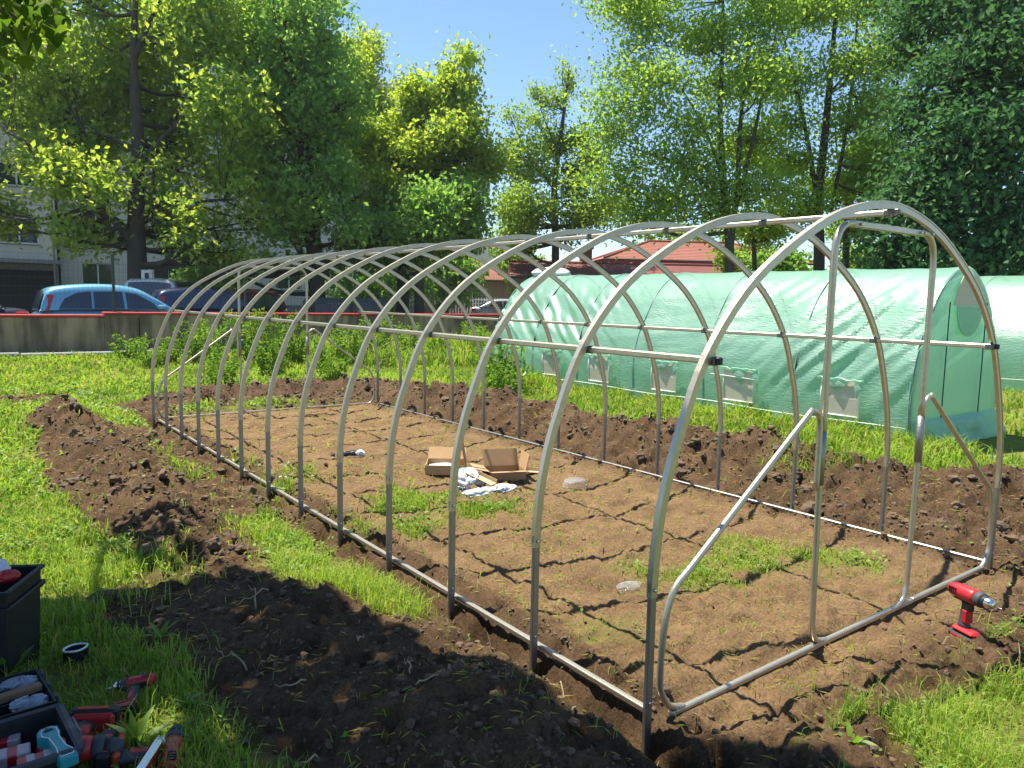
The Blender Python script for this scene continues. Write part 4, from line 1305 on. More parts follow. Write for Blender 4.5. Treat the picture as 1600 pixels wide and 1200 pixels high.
blk = block('beige apartment block at the far left with dark garage openings below', -19.2, 2.95, 43.6, 3.0, 4, 2.8, 3.16, 1.65, 1.15, .85, M['panel_beige'], balcony=lambda f, b_: f > 0 and b_ % 3 == 1)
for gx_ in (20.7, 17.3, 13.9):
    MB().box(gx_ - 1.35, gx_ + 1.35, -.04, .04, .02, 2.55, .01).build('garage_dark_slab', M['painted_dark'], blk)  # near-black slab; the unlit garage opening is put into its colour
    for k in (-1.40, 1.36):
        MB().box(gx_ + k, gx_ + k + .05, -.08, .045, .02, 2.6).build('door_frame', M['kerb'], blk)
    for k in range(5):
        MB().box(gx_ - 1.33, gx_ + 1.33, -.062, -.042, .30 + k * .48, .33 + k * .48).build('door_rib', M['rubber'], blk)
MB().box(.2, 22.2, -1.5, -.02, 2.86, 3.06, .02).build('canopy', M['kerb'], blk)
block('long grey panel apartment block seen through gaps between the plane trees', 3.2, 24.55, 45.0, 0.9, 5, 2.85, 3.55, 1.6, 1.2, 1.0, M['panel_grey'],
      skip=lambda f, b_: b_ in (2, 5), balcony=lambda f, b_: f > 0 and b_ in (3, 6))
v_ = at(742, 420, 95)
block('distant cream apartment block between the tree crowns', v_[0] - 6, v_[0] + 8, v_[1], .6, 3, 2.75, 3.5, 1.5, 1.2, 1.0, M['panel_beige'])


# ------------------------------------------------------------------ low houses with red roofs to the right
def house(label, c, rz, lx, ly, wh, rh, wmat, rmat, hip=True, wins=(), chimney=None, over=.45):
    root = empty('red_roofed_house', (c[0], c[1], 0), rz, label, 'house', 'low red roofed houses')
    w = MB().box(-lx / 2, lx / 2, -ly / 2, ly / 2, -.2, wh).build('wall', wmat, root)
    a, b_ = lx / 2 + over, ly / 2 + over
    r0 = (lx / 2 - ly / 2 * .9) if hip else a
    top = [(-r0, 0, wh + rh), (r0, 0, wh + rh)]
    base = [(-a, -b_, wh - .05), (a, -b_, wh - .05), (a, b_, wh - .05), (-a, b_, wh - .05)]
    m = MB().add(base + top, [(0, 1, 5, 4), (2, 3, 4, 5), (1, 2, 5), (3, 0, 4), (3, 2, 1, 0)])
    roof = m.build('roof', rmat, root)
    rd = MB()
    nrow = 12
    for sy in (-1, 1):
        for k in range(nrow):
            t = (k + .3) / nrow
            xx = a + (r0 - a) * t
            y_, z_ = sy * b_ * (1 - t), wh - .05 + (rh + .05) * t
            rd.tube([(-xx + .02, y_, z_ + .0), (xx - .02, y_, z_ + .0)], .022, 5)
    rd.tube([(-r0, 0, wh + rh + .03), (r0, 0, wh + rh + .03)], .09, 6)
    if hip:
        for sx in (-1, 1):
            for sy in (-1, 1):
                rd.tube([(sx * a, sy * b_, wh - .02), (sx * r0, 0, wh + rh + .03)], .08, 6)
    rd.build('ridge_tiles', rmat, root)
    MB().box(-a, a, -b_ - .10, -b_ - .004, wh - .18, wh - .06, .02).build('gutter', M['rubber'], root)
    for (x, z, ww, hh) in wins:
        f = MB()
        f.box(x - ww / 2, x + ww / 2, -ly / 2 - .05, -ly / 2 - .004, z, z + hh, .01)
        fo = f.build('window', M['white_frame'], root)
        MB().box(x - ww / 2 + .08, x + ww / 2 - .08, -ly / 2 - .062, -ly / 2 - .052, z + .08, z + hh - .08).build('pane', M['pane'], fo)
    if chimney:
        x, y_ = chimney
        ch = MB()
        ch.box(x - .3, x + .3, y_ - .3, y_ + .3, wh + rh * .35, wh + rh + .75)
        ch.box(x - .38, x + .38, y_ - .38, y_ + .38, wh + rh + .753, wh + rh + .87, .02)
        ch.build('chimney', M['brick_wall'], root)
    return root


v_ = at(1075, 470, 47)
house('brick house with a bright terracotta hip roof above the green tunnel', v_, -.55, 11.5, 7.0, 4.0, 1.25, M['brick_wall'], M['tile_red'], True, ((-3.6, 1.5, 1.1, 1.2), (.6, 1.5, 1.3, 1.2), (3.6, 1.5, 1.1, 1.2)))
v_ = at(985, 470, 40)
house('low house with a dark red sheet roof and small chimney before the brick house', v_, -.62, 12.0, 5.5, 2.75, .75, M['pink_wall'], M['tile_dark'], False, ((-2.6, 1.0, 1.1, 1.0), (2.4, 1.0, 1.1, 1.0)), (-2.4, .3))
v_ = at(800, 470, 58)
house('pinkish plastered shed with a low terracotta roof behind the silver car', v_, -.6, 13.0, 6.0, 3.0, .9, M['pink_wall'], M['tile_red'], False, ((-2.5, 1.2, 1.1, 1.1), (3.5, 1.2, 1.1, 1.1)))
v_ = at(690, 470, 66)
house('far low house with an orange tiled roof left of the pinkish shed', v_, -.5, 12.0, 7.0, 3.4, 1.3, M['panel_beige'], M['tile_red'], True, ((-3, 1.3, 1.2, 1.1), (1, 1.3, 1.2, 1.1)))

# pale railing across the street
rl = at(680, 470, 44); rr_ = at(850, 470, 50)
ang = math.atan2(rr_[1] - rl[1], rr_[0] - rl[0]); Lr = math.hypot(rr_[1] - rl[1], rr_[0] - rl[0]) + 3
rail_ = empty('pale_railing', (rl[0], rl[1], SZ), ang, 'pale upright bar railing across the street behind the silver car', 'railing')
nb_ = int(Lr / .22)
bar = MB().box(-.02, .02, -.02, .02, .05, 1.5).build('bar', M['white_frame'], rail_)
for k in range(1, min(nb_, 120)):
    c = bar.copy(); link(c, rail_); c.location = (k * .22, 0, 0)
for z in (.25, 1.35):
    MB().box(-.1, Lr, -.05, -.022, z, z + .06, .005).build('rail', M['white_frame'], rail_)

# thin street poles
for (px, d, h_, lab) in ((262, 29, 4.4, 'thin dark pole standing right of the thick plane trunk'), (88, 36, 9.5, 'slender pale pole left of the thick plane trunk before the beige block')):
    v = at(px, 470, d)
    pl = empty('street_pole', (v[0], v[1], SZ), 0, lab, 'pole')
    MB().tube([(0, 0, 0), (0, 0, h_)], [.06, .04], 8).build('shaft', M['dark_metal'] if d < 30 else M['kerb'], pl)
    MB().lathe([(.10, 0), (.10, .12), (.065, .16)], 10).build('foot', M['dark_metal'], pl)

# ------------------------------------------------------------------ trees
def leaves(C, size, r, droop=0.35, wratio=0.62):
    """Folded kite leaves at centres C with random orientation."""
    n = len(C)
    a = r.uniform(0, 2 * PI, n)
    tilt = r.normal(-droop, 0.7, n)
    ax = np.stack([np.cos(a) * np.cos(tilt), np.sin(a) * np.cos(tilt), np.sin(tilt)], -1)
    up = np.stack([r.normal(0, .8, n), r.normal(0, .8, n), np.ones(n)], -1)
    bx = np.cross(ax, up); bx /= np.linalg.norm(bx, axis=1)[:, None]
    nn = np.cross(bx, ax)
    s = (size * r.uniform(.65, 1.3, n))[:, None]
    V = np.stack([C - ax * s * .5, C + bx * s * wratio * .5 + nn * s * .12 - ax * s * .05, C + ax * s * .5, C - bx * s * wratio * .5 + nn * s * .12 - ax * s * .05], 1).reshape(-1, 3)
    i = (np.arange(n) * 4)[:, None]
    F = np.concatenate([i + [0, 1, 2], i + [0, 2, 3]], 1).reshape(-1, 3)
    return V, F


def tree(name, label, base, trunk, blobs, nleaf, size, lmat, bark, seed, group=None, cat='tree', per=15, sig=.25, flat=.9, limb_r=.09, trunk2=(), shell=2.0, twigs=5, tintbase=.45, lean_in=.55):
    """trunk: [(x,y,z,r)] world; blobs: [(centre, (rx,ry,rz), weight)] world."""
    r = np.random.default_rng(seed); rr = random.Random(seed)
    root = empty(name, tuple(base), 0, label, cat, group)
    base = np.array(base, float)
    tm = MB()
    stems = [trunk] + list(trunk2)
    nodes = []
    for st in stems:
        pts = smooth_path([p[:3] for p in st], 4)
        if name == 'locust_tree':
            st = [(p[0], p[1], p[2], p[3] * .75) for p in st]
        rad = np.interp(np.linspace(0, len(st) - 1, len(pts)), range(len(st)), [p[3] for p in st])
        tm.tube([tuple(Vector(p) - Vector(base)) for p in pts], list(rad), 9)
        nodes += [(np.array(p), q) for p, q in zip(pts, rad)]
    NP = np.array([q[0] for q in nodes]); NR = np.array([q[1] for q in nodes])
    C, T = [], []
    wsum = sum(b_[2] for b_ in blobs)
    for c, rad, wt in blobs:
        c = np.array(c, float); rad = np.array(rad, float)
        ntip = max(6, int(nleaf * wt / wsum / per))
        u = r.normal(0, 1, (ntip, 3)); u /= np.linalg.norm(u, axis=1)[:, None]
        rho = r.random((ntip, 1)) ** (1 / shell)
        wob = 1 + .22 * (r.random((ntip, 1)) - .5)
        tips = c + u * rho * rad * wob
        # limb from the stem to the blob
        d = np.linalg.norm(NP - (c - [0, 0, rad[2] * 1.0]), axis=1) + np.where(NP[:, 2] > c[2] + .3 * rad[2], 6.0, 0)
        k = int(np.argmin(d)); p0 = NP[k]; r0 = min(NR[k] * .55, limb_r * (1 + .3 * np.linalg.norm(c - p0) / 3))
        mid = p0 * .5 + c * .5 + np.array([rr.uniform(-.2, .2), rr.uniform(-.2, .2), -.12 * np.linalg.norm(c - p0)]) * .8
        path = smooth_path([p0, mid, c], 5)
        bm_ = MB()
        bm_.tube([tuple(Vector(p) - Vector(base)) for p in path], list(np.linspace(r0, r0 * .35, len(path))), 6)
        for t in tips[:: max(1, int(len(tips) / twigs / max(1, np.mean(rad))))]:
            s0 = path[rr.randint(len(path) // 2, len(path) - 1)]
            m_ = np.array(s0) * .45 + t * .55 + np.array([0, 0, -.06 * np.linalg.norm(t - np.array(s0))])
            bm_.tube([tuple(Vector(p) - Vector(base)) for p in (s0, m_, t)], [r0 * .32, r0 * .2, r0 * .08], 4, cap=False)
        bm_.build('branch', bark, root)
        lf = np.repeat(tips, per, 0) + r.normal(0, 1, (ntip * per, 3)) * np.array([sig, sig, sig * flat]) * r.uniform(.6, 1.5, (ntip, 1)).repeat(per, 0)
        tv = np.clip(tintbase + r.normal(0, .27, ntip), -.2, 1.2).repeat(per) + r.normal(0, .16, ntip * per)
        C.append(lf); T.append(tv)
    tm.build('trunk', bark, root)
    C = np.concatenate(C) - base; T = np.clip(np.concatenate(T), 0, 1)
    V, F = leaves(C, size, r)
    np_mesh('crown', V, F, lmat, root, False, np.repeat(T, 4))
    return root


_prng = np.random.default_rng(2024)


def pxblobs(lst, d):
    """Crown masses from where they stand: pixel centre and radii at a depth, with their own depth offset."""
    out = []
    for q in lst:
        px, py, rx, ry = q[:4]; dd = d + (q[4] if len(q) > 4 else 0); wt = q[5] if len(q) > 5 else 1
        k = dd / FPX
        c = at(px, py, dd)
        for j in range(4):
            o = _prng.normal(0, .42, 3) * np.array([rx * k, rx * k, ry * k])
            s_ = _prng.uniform(.50, .85)
            out.append((c + o, (rx * k * s_, rx * k * s_, ry * k * s_ * _prng.uniform(.9, 1.15)), wt * s_ ** 2 * (rx * ry / 4000.0)))
    return out


def stem(lst, d):
    return [(*at(px, py, d + (dd[0] if dd else 0)), r_) for px, py, r_, *dd in lst]


def gpos(px, d, z=0.0):
    v = at(px, 470, d); return (v[0], v[1], z)


d = 26.0
tree('plane_tree', 'tall plane tree with the thickest trunk and a white notice behind the blue hatchback', gpos(215, d, SZ),
     [(*gpos(217, d, SZ), .40), *stem([(216, 440, .34), (213, 330, .27), (216, 220, .21), (209, 100, .13), (213, -40, .07)], d)],
     pxblobs([(60, 250, 80, 60, -1), (40, 170, 80, 60, 1), (130, 300, 60, 55, -1.5), (110, 365, 45, 32, -1), (150, 200, 60, 60, 1), (90, 80, 90, 70, 0), (210, 130, 80, 70, 1.5), (215, 20, 90, 80, 2), (120, -40, 110, 80, 1),
              (280, 250, 70, 60, 1.5), (262, 330, 42, 40, 2), (165, 372, 26, 22, 0), (310, 340, 60, 50, 0), (330, 170, 75, 70, -1), (310, 60, 90, 70, 1), (-30, 330, 60, 50, 0), (380, 270, 60, 60, 1), (350, 390, 45, 35, 0), (285, 390, 26, 22, 1), (400, 340, 50, 45, 0), (170, 110, 90, 80, 3, 1.2), (260, 160, 80, 70, 3, 1.2), (120, 230, 90, 70, 3), (40, 110, 90, 80, 3), (330, 230, 70, 60, 3), (20, 20, 90, 80, 2), (230, 250, 60, 60, 3), (300, -50, 110, 70, 1), (-40, 60, 90, 90, 1)], d),
     56000, .215, LM['plane'], M['bark_pale'], 1, 'plane trees along the street', trunk2=(
         stem([(213, 385, .16), (180, 345, .14, -.5), (150, 320, .12, -1), (135, 285, .10, -1.2), (80, 245, .07, -1.5), (10, 205, .04, -1.5)], d), stem([(216, 345, .12), (250, 318, .09, -.5), (310, 315, .06, -1), (350, 312, .04)], d),
         stem([(213, 260, .11), (255, 215, .08), (300, 170, .05)], d), stem([(212, 240, .10), (175, 215, .07), (130, 205, .05)], d), stem([(210, 90, .11), (240, 20, .07), (270, -50, .05)], d)))
notice = bpy.data.objects['plane_tree']
v = at(229, 432, d - .42)
nb = MB().box(v[0] - .16 - notice.location.x, v[0] + .16 - notice.location.x, v[1] - .012 - notice.location.y, v[1] + .012 - notice.location.y, v[2] - .22 - SZ, v[2] + .22 - SZ, .004).build('notice', M['white_plastic'], notice)
MB().box(v[0] - .06 - notice.location.x, v[0] + .07 - notice.location.x, v[1] - .016 - notice.location.y, v[1] - .0125 - notice.location.y, v[2] - .12 - SZ, v[2] + .12 - SZ).build('printed_patch', M['rubber'], nb)
d = 29.0
tree('plane_tree', 'dark plane tree with a leaning trunk between the thick plane and the pale crowned tree', gpos(497, d, SZ),
     [(*gpos(500, d, SZ), .34), *stem([(490, 385, .29), (481, 290, .25), (468, 205, .20), (450, 100, .15), (440, 0, .10)], d)],
     pxblobs([(430, 60, 80, 80, 0), (400, 150, 80, 70, 0), (500, 110, 60, 70, 0), (470, 180, 70, 60, -1), (540, 190, 45, 50, 0), (420, 250, 70, 50, 1), (540, 270, 60, 55, -1), (500, 330, 60, 45, -1.5), (430, 330, 60, 50, 1), (370, 30, 80, 80, 2), (450, -50, 90, 70, 0), (560, 340, 50, 45, -1), (470, 400, 55, 28, 0), (400, 410, 50, 28, 1), (340, 400, 40, 30, 1), (450, 160, 70, 70, 2.5), (400, 80, 80, 70, 3), (500, 250, 60, 60, 2.5), (530, 150, 50, 50, 2)], d),
     42000, .215, LM['plane_dark'], M['bark_pale'], 2, 'plane trees along the street', trunk2=(stem([(484, 320, .12), (530, 326, .10, -.5), (570, 300, .06, -.5)], d), stem([(470, 220, .10), (420, 180, .07), (390, 140, .05)], d)))
d = 37.0
tree('plane_tree', 'pale narrow crown rising behind the dark plane tree', gpos(560, d, SZ), [(*gpos(560, d, SZ), .28), *stem([(560, 300, .22), (562, 180, .16), (562, 80, .08)], d)],
     pxblobs([(565, 75, 32, 36, 0), (550, 130, 42, 46, 0), (585, 140, 28, 40, 0), (575, 190, 36, 36, 0), (545, 230, 50, 50, 0), (530, 90, 30, 40, 1)], d), 12000, .22, LM['plane'], M['bark_pale'], 3, 'plane trees along the street', tintbase=.7)
d = 32.0
tree('plane_tree', 'broad tree with a pale crown top and dark low skirt left of the open sky', gpos(628, d, SZ), [(*gpos(628, d, SZ), .30), *stem([(632, 380, .26), (640, 290, .2), (655, 200, .14), (690, 130, .07)], d)],
     pxblobs([(700, 120, 32, 30, 0), (660, 165, 48, 36, 0), (725, 160, 34, 38, 0), (620, 215, 48, 42, 0), (690, 220, 60, 46, -1), (745, 230, 36, 42, 0), (640, 280, 60, 45, 0), (755, 275, 26, 36, 0), (715, 275, 36, 26, 0, .6), (590, 240, 40, 50, 1)], d),
     26000, .215, LM['plane'], M['bark_pale'], 4, 'plane trees along the street', tintbase=.62)
tree('plane_tree', 'low dark green tree filling the gap under the pale crown top', gpos(660, 30.5, SZ), [(*gpos(655, 30.5, SZ), .22), *stem([(655, 400, .18), (655, 340, .1)], 30.5)],
     pxblobs([(610, 340, 55, 46, 0), (670, 330, 60, 46, -.5), (720, 350, 36, 34, 0), (650, 385, 60, 28, 0), (580, 390, 55, 28, 0), (715, 315, 36, 30, 0), (690, 385, 34, 18, 0)], 30.5), 22000, .215, LM['plane_dark'], M['bark'], 5, 'plane trees along the street')
d = 38.0
tree('young_tree', 'light yellow green tree with sparse twiggy top against the open sky', gpos(868, d, SZ), [(*gpos(868, d, SZ), .22), *stem([(868, 380, .19), (866, 290, .15), (878, 200, .10), (890, 100, .03)], d)],
     pxblobs([(800, 335, 40, 30, 0), (850, 330, 48, 36, -1), (910, 335, 45, 34, 0), (880, 280, 48, 36, 0), (830, 275, 38, 32, 0), (800, 235, 22, 22, 0, .6), (860, 220, 36, 36, 0, .7), (905, 215, 34, 34, 0, .8), (840, 150, 12, 30, 0, .35), (890, 120, 14, 36, 0, .45), (870, 165, 22, 22, 0, .45), (800, 180, 16, 22, 0, .3), (950, 330, 36, 30, 1), (800, 375, 36, 22, 0)], d),
     24000, .18, LM['light'], M['bark'], 6, limb_r=.07, trunk2=(stem([(866, 295, .09), (835, 255, .06), (812, 215, .04), (795, 175, .015)], d), stem([(872, 240, .06), (845, 170, .03), (838, 125, .012)], d)))

LOC = 'slender multi stemmed locust trees'
d = 23.0
tree('locust_tree', 'locust tree whose several upright stems stand right of the brick house roof', gpos(1140, d), [(*gpos(1143, d), .22), *stem([(1140, 390, .19), (1132, 300, .15), (1125, 180, .11), (1130, 60, .07), (1128, -40, .04)], d)],
     pxblobs([(1000, 40, 50, 20, 0), (960, 110, 36, 14, 0), (1040, 110, 60, 20, -1), (1100, 60, 60, 24, 0), (1010, 175, 60, 20, 0), (960, 210, 44, 16, 0), (1080, 190, 50, 20, -1), (1030, 245, 60, 20, 0), (970, 285, 46, 18, 0), (1090, 270, 46, 22, 0), (1050, 320, 50, 22, 0), (1180, 40, 60, 28, 0), (1190, 130, 56, 24, -1), (1180, 210, 50, 22, 1), (1120, 330, 40, 22, 0), (1200, 290, 44, 22, 0), (1060, -20, 80, 30, 0), (1170, -40, 80, 30, 0), (975, -10, 36, 22, 0), (1000, 340, 36, 18, 0), (1130, 130, 45, 22, 1), (940, 160, 24, 10, 0)], d),
     44000, .13, LM['locust'], M['bark'], 7, LOC, per=22, sig=.36, flat=.8, limb_r=.05, twigs=3, trunk2=(
         stem([(1142, 385, .13), (1152, 290, .11), (1158, 180, .08), (1172, 60, .05), (1180, -30, .03)], d), stem([(1148, 330, .10), (1172, 240, .08), (1195, 130, .05), (1215, 40, .03)], d),
         stem([(1135, 300, .07), (1105, 210, .05), (1060, 130, .03)], d), stem([(1130, 330, .06), (1080, 265, .05), (1000, 235, .03), (955, 215, .015)], d)))
d = 25.0
tree('locust_tree', 'locust tree with one thick dark trunk forking high, left of the dark chestnut', gpos(1281, d), [(*gpos(1281, d), .27), *stem([(1280, 400, .24), (1279, 310, .20), (1290, 200, .16), (1300, 90, .11), (1310, -30, .06)], d)],
     pxblobs([(1260, 30, 70, 28, 0), (1340, 20, 60, 28, 1), (1240, 110, 56, 24, 0), (1330, 100, 60, 26, -1), (1220, 190, 50, 20, 0), (1310, 180, 60, 24, 0), (1380, 170, 44, 22, 1), (1240, 250, 50, 20, 0), (1330, 250, 56, 24, 1), (1400, 90, 44, 26, 2), (1370, 300, 50, 26, 1), (1260, 320, 50, 20, 0), (1320, -40, 90, 30, 0), (1220, -30, 70, 30, 0), (1210, 330, 36, 18, 1), (1400, 20, 50, 30, 2)], d),
     40000, .13, LM['locust'], M['bark'], 8, LOC, per=22, sig=.36, flat=.8, limb_r=.05, twigs=3, trunk2=(
         stem([(1280, 330, .12), (1262, 220, .09), (1240, 120, .06), (1215, 20, .03)], d), stem([(1298, 330, .10), (1318, 230, .07), (1332, 120, .05), (1340, 20, .03)], d)))
d = 27.0
tree('locust_tree', 'thin leaning locust stem between the two larger locust trees', gpos(1180, d), [(*gpos(1184, d), .12), *stem([(1178, 380, .11), (1168, 320, .09), (1160, 240, .05)], d)],
     pxblobs([(1150, 240, 40, 22, 0), (1190, 260, 36, 20, 0), (1210, 355, 40, 24, 0), (1160, 350, 40, 20, 0)], d), 8000, .16, LM['locust'], M['bark'], 9, LOC, per=30, sig=.27, flat=.4, limb_r=.04)
tree('locust_tree', 'forked locust stem standing close against the dark chestnut crown', gpos(1325, d), [(*gpos(1325, d), .18), *stem([(1322, 400, .16), (1326, 330, .13), (1350, 260, .09), (1385, 190, .04)], d)],
     pxblobs([(1370, 230, 50, 26, 0), (1330, 290, 44, 22, 0), (1400, 270, 40, 24, 0), (1340, 350, 40, 26, 1)], d), 10000, .16, LM['locust'], M['bark'], 10, LOC, per=30, sig=.27, flat=.4, limb_r=.05,
     trunk2=(stem([(1326, 335, .08), (1310, 260, .05), (1305, 190, .03)], d),))
d = 21.0
tree('chestnut_tree', 'huge dark green chestnut whose crown fills the right side behind the tunnels', gpos(1545, d), [(*gpos(1545, d), .42), *stem([(1545, 380, .36), (1540, 200, .28), (1535, 20, .18), (1530, -120, .08)], d)],
     pxblobs([(1440, 60, 50, 50, 1), (1500, 120, 70, 60, -1), (1440, 190, 55, 50, 0), (1570, 60, 80, 60, -1.5), (1560, 210, 80, 60, -2), (1470, 270, 70, 50, -1), (1400, 330, 56, 46, 0), (1540, 320, 80, 55, -2), (1450, 370, 70, 40, -1), (1590, 390, 70, 40, -2), (1380, 395, 40, 22, 0), (1520, 405, 60, 26, -1.5), (1640, 150, 80, 80, -1), (1650, 300, 80, 70, -1), (1520, -20, 90, 60, -1), (1620, -60, 100, 70, 0), (1430, -30, 60, 60, 2), (1700, 60, 80, 90, 0), (1420, 420, 40, 18, 0), (1640, 420, 70, 30, -1)], d),
     52000, .19, LM['chestnut'], M['bark'], 12, per=26, sig=.36, flat=.8, shell=3.0)

# bushes behind the tunnels and along the street
for i, (px, py, rx, ry, dd, lab, mt, nl) in enumerate((
        (1215, 412, 50, 26, 30, 'low dark bush behind the tunnel between the locust stems', 'plane_dark', 3000),
        (1365, 405, 55, 22, 30, 'yellow green bush at the foot of the chestnut behind the tunnel', 'light', 3200),
        (1150, 408, 30, 20, 33, 'yellow green bush left of the thin locust stem', 'light', 2200),
        (1060, 372, 66, 22, 62, 'pale far bush showing above the terracotta hip roof', 'light', 2600),
        (330, 425, 46, 30, 31, 'rounded dark bush between the navy car and the plane trunks', 'plane_dark', 3600),
        (590, 445, 90, 34, 34, 'wide dark bush behind the waste containers', 'plane_dark', 4500),
        (700, 425, 52, 40, 42, 'dense dark bush left of the pale railing', 'plane_dark', 3500),
        (815, 410, 40, 30, 52, 'yellow green bush in front of the pinkish shed', 'light', 2500))):
    b0 = at(px, py, dd); gz = 0.0 if px > 1000 else SZ
    k = dd / FPX
    tree('bush', lab, (b0[0], b0[1], gz), [(b0[0], b0[1], gz, .06), (b0[0], b0[1], (gz + b0[2]) * .5 + .1, .05), (b0[0], b0[1], b0[2], .03)],
         [(b0 + _r * rx * k * o, (rx * k * .6, rx * k * .6, ry * k * sc_), 1) for o, sc_ in ((-.5, .9), (0, 1.1), (.5, .85))] + [(np.array([b0[0], b0[1], (gz + b0[2]) / 2]), (rx * k * .8, rx * k * .5, max(.3, (b0[2] - gz) * .5)), 1)],
         nl, .20 if dd < 40 else .3, LM[mt], M['bark'], 40 + i, cat='bush', per=20, sig=.2, limb_r=.03)

# far belt of trees closing the horizon (one mass)
r = np.random.default_rng(77)
Cs = []
for a in np.linspace(-.55, 1.75, 60):
    dist = r.uniform(105, 135); hh = r.uniform(5, 10)
    c = np.array([CAM_POS[0] + math.sin(a) * dist, CAM_POS[1] + math.cos(a) * dist, hh * .45])
    u = r.normal(0, 1, (420, 3)); u /= np.linalg.norm(u, axis=1)[:, None]
    Cs.append(c + u * (r.random((420, 1)) ** .5) * np.array([4.5, 4.5, hh * .55]))
Cs = np.concatenate(Cs)
V, F = leaves(Cs, 1.1, r)
tag(np_mesh('far_trees', V, F, LM['plane'], None, False, np.repeat(np.clip(r.normal(.5, .2, len(Cs)), 0, 1), 4)), kind='stuff')

# ------------------------------------------------------------------ the tree over the camera: shades the foreground, a spray hangs into the picture
r = np.random.default_rng(5)
SHADE = [(-9, 2.9), (-3, 2.75), (-1.72, 2.58), (-1.25, 2.42), (-.74, 2.40), (-.70, 1.90), (-.47, 1.52), (-.33, 1.1), (-.27, .8), (-.20, .35), (-.14, .06), (.16, -.12), (.30, -.40), (.34, -.9), (.0, -3.0), (-3, -5), (-9, -5)]
sun_h = np.array([SUN_TO.x / SUN_TO.z, SUN_TO.y / SUN_TO.z])
n = 60000
gx_, gy_ = r.uniform(-7.5, .6, n), r.uniform(-4.5, 3.6, n)
wob = (fbm(gx_ * 2.1, gy_ * 2.1, 131, 3) - .5) * .38
k = poly_sd(gx_, gy_, SHADE) + .07 + wob * .55 < 0
gx_, gy_ = gx_[k], gy_[k]
n = len(gx_)
clus = fbm(gx_ * 2.4, gy_ * 2.4, 133, 2)
hz_ = 4.5 + 2.4 * clus + r.normal(0, .35, n)
hz_ = np.maximum(hz_, 4.25)
hole = np.hypot(gx_ + 1.47, gy_ - .92) < .10
hole |= fbm(gx_ * 7, gy_ * 7, 137, 2) > .80
keep = (~hole) & (r.random(n) < .98)
C = np.stack([gx_ + sun_h[0] * hz_, gy_ + sun_h[1] * hz_, hz_], -1)[keep]
oh = empty('linden_tree', (-4.9, -0.2, 0), 0, 'broadleaf tree overhead whose dark leaf spray hangs into the upper left corner', 'tree')
base = np.array([-4.9, -0.2, 0.0])
tm = MB(); bm_ = MB()
tp = smooth_path([(-4.9, -.2, -.1), (-4.85, -.15, 1.5), (-4.7, .0, 3.2), (-4.3, .3, 5.2), (-4.0, .6, 6.8)], 5)
tm.tube([tuple(Vector(p) - Vector(base)) for p in tp], list(np.linspace(.27, .09, len(tp))), 12)
tm.build('trunk', M['bark'], oh)
for tgt, z0, rad in (((-1.6, 2.6, 5.2), 3.0, .07), ((-1.4, .8, 5.4), 3.4, .07), ((-2.6, 3.9, 5.4), 3.6, .06), ((-2.2, -1.2, 5.5), 3.8, .06), ((-5.2, 3.4, 5.6), 3.4, .06), ((-6.3, .5, 5.8), 3.8, .06)):
    p0 = Vector((-4.72, 0, z0)); p1 = Vector(tgt)
    mid = p0.lerp(p1, .5) + Vector((0, 0, .35))
    bm_.tube([tuple(q - Vector(base)) for q in smooth_path([p0, mid, p1], 6)], list(np.linspace(rad, .015, 13)), 7)
hang = at(18, 22, 4.75)
br = smooth_path([(-2.9, 3.2, 4.9), (-2.35, 3.1, 4.45), tuple(hang + [-.25, .1, .25]), tuple(hang), tuple(hang + [.14, -.04, -.10])], 5)
bm_.tube([tuple(Vector(p) - Vector(base)) for p in br], list(np.linspace(.03, .006, len(br))), 6)
bm_.tube([tuple(Vector(p) - Vector(base)) for p in smooth_path([(-4.7, .0, 3.6), (-3.7, 2.0, 4.9), (-2.9, 3.2, 4.9)], 5)], list(np.linspace(.06, .03, 11)), 6)
br_o = bm_.build('branch', M['bark'], oh)
V, F = leaves(C - base, .15, r, .25, .8)
np_mesh('crown', V, F, LM['linden'], oh, False, np.repeat(np.clip(r.normal(.4, .2, len(C)), 0, 1), 4))


def leaf_shape(name, Ln, Wd, material, parent, tint, n=7, curl=.12, fold=.15, tipdrop=.15, prof=None):
    """A single broad leaf along +x with a midrib fold; local origin at the stalk."""
    prof = prof or (lambda t: math.sin(PI * t ** .62) ** .8)
    vv, ff = [], []
    for i in range(n + 1):
        t = i / n
        w_ = Wd * .5 * prof(min(.995, max(.005, t))) + .0005
        z = curl * Ln * math.sin(PI * t) - tipdrop * Ln * t * t
        for s_ in (-1, 0, 1):
            vv.append((Ln * t, s_ * w_, z + fold * w_ * abs(s_)))
    for i in range(n):
        for s_ in range(2):
            a = i * 3 + s_
            ff += [(a, a + 1, a + 4), (a, a + 4, a + 3)]
    return np_mesh(name, vv, ff, material, parent, True, np.full(len(vv), tint))


rr = random.Random(9)
protos = []
for i in range(210):
    if i < 6:
        o = leaf_shape('leaf', .095, .085, LM['linden'], br_o, .15 + .15 * i); protos.append(o)
    else:
        o = protos[i % 6].copy(); link(o, br_o)
    px, py = rr.gauss(20, 40), rr.gauss(24, 38)
    if i % 5 == 0:
        px, py = rr.uniform(40, 112), rr.uniform(-10, 62)
    w_ = at(px, py, 4.75 + rr.uniform(-.35, .45))
    if px - 0 + (py) * .9 > 150: w_ = at(rr.uniform(-30, 40), rr.uniform(-30, 60), 4.75 + rr.uniform(-.3, .3))
    o.location = Vector(w_) - Vector(base)
    o.rotation_euler = (rr.uniform(-.7, .7), rr.uniform(.2, 1.3), rr.uniform(0, 2 * PI))
    s_ = rr.uniform(.75, 1.25); o.scale = (s_, s_, s_)

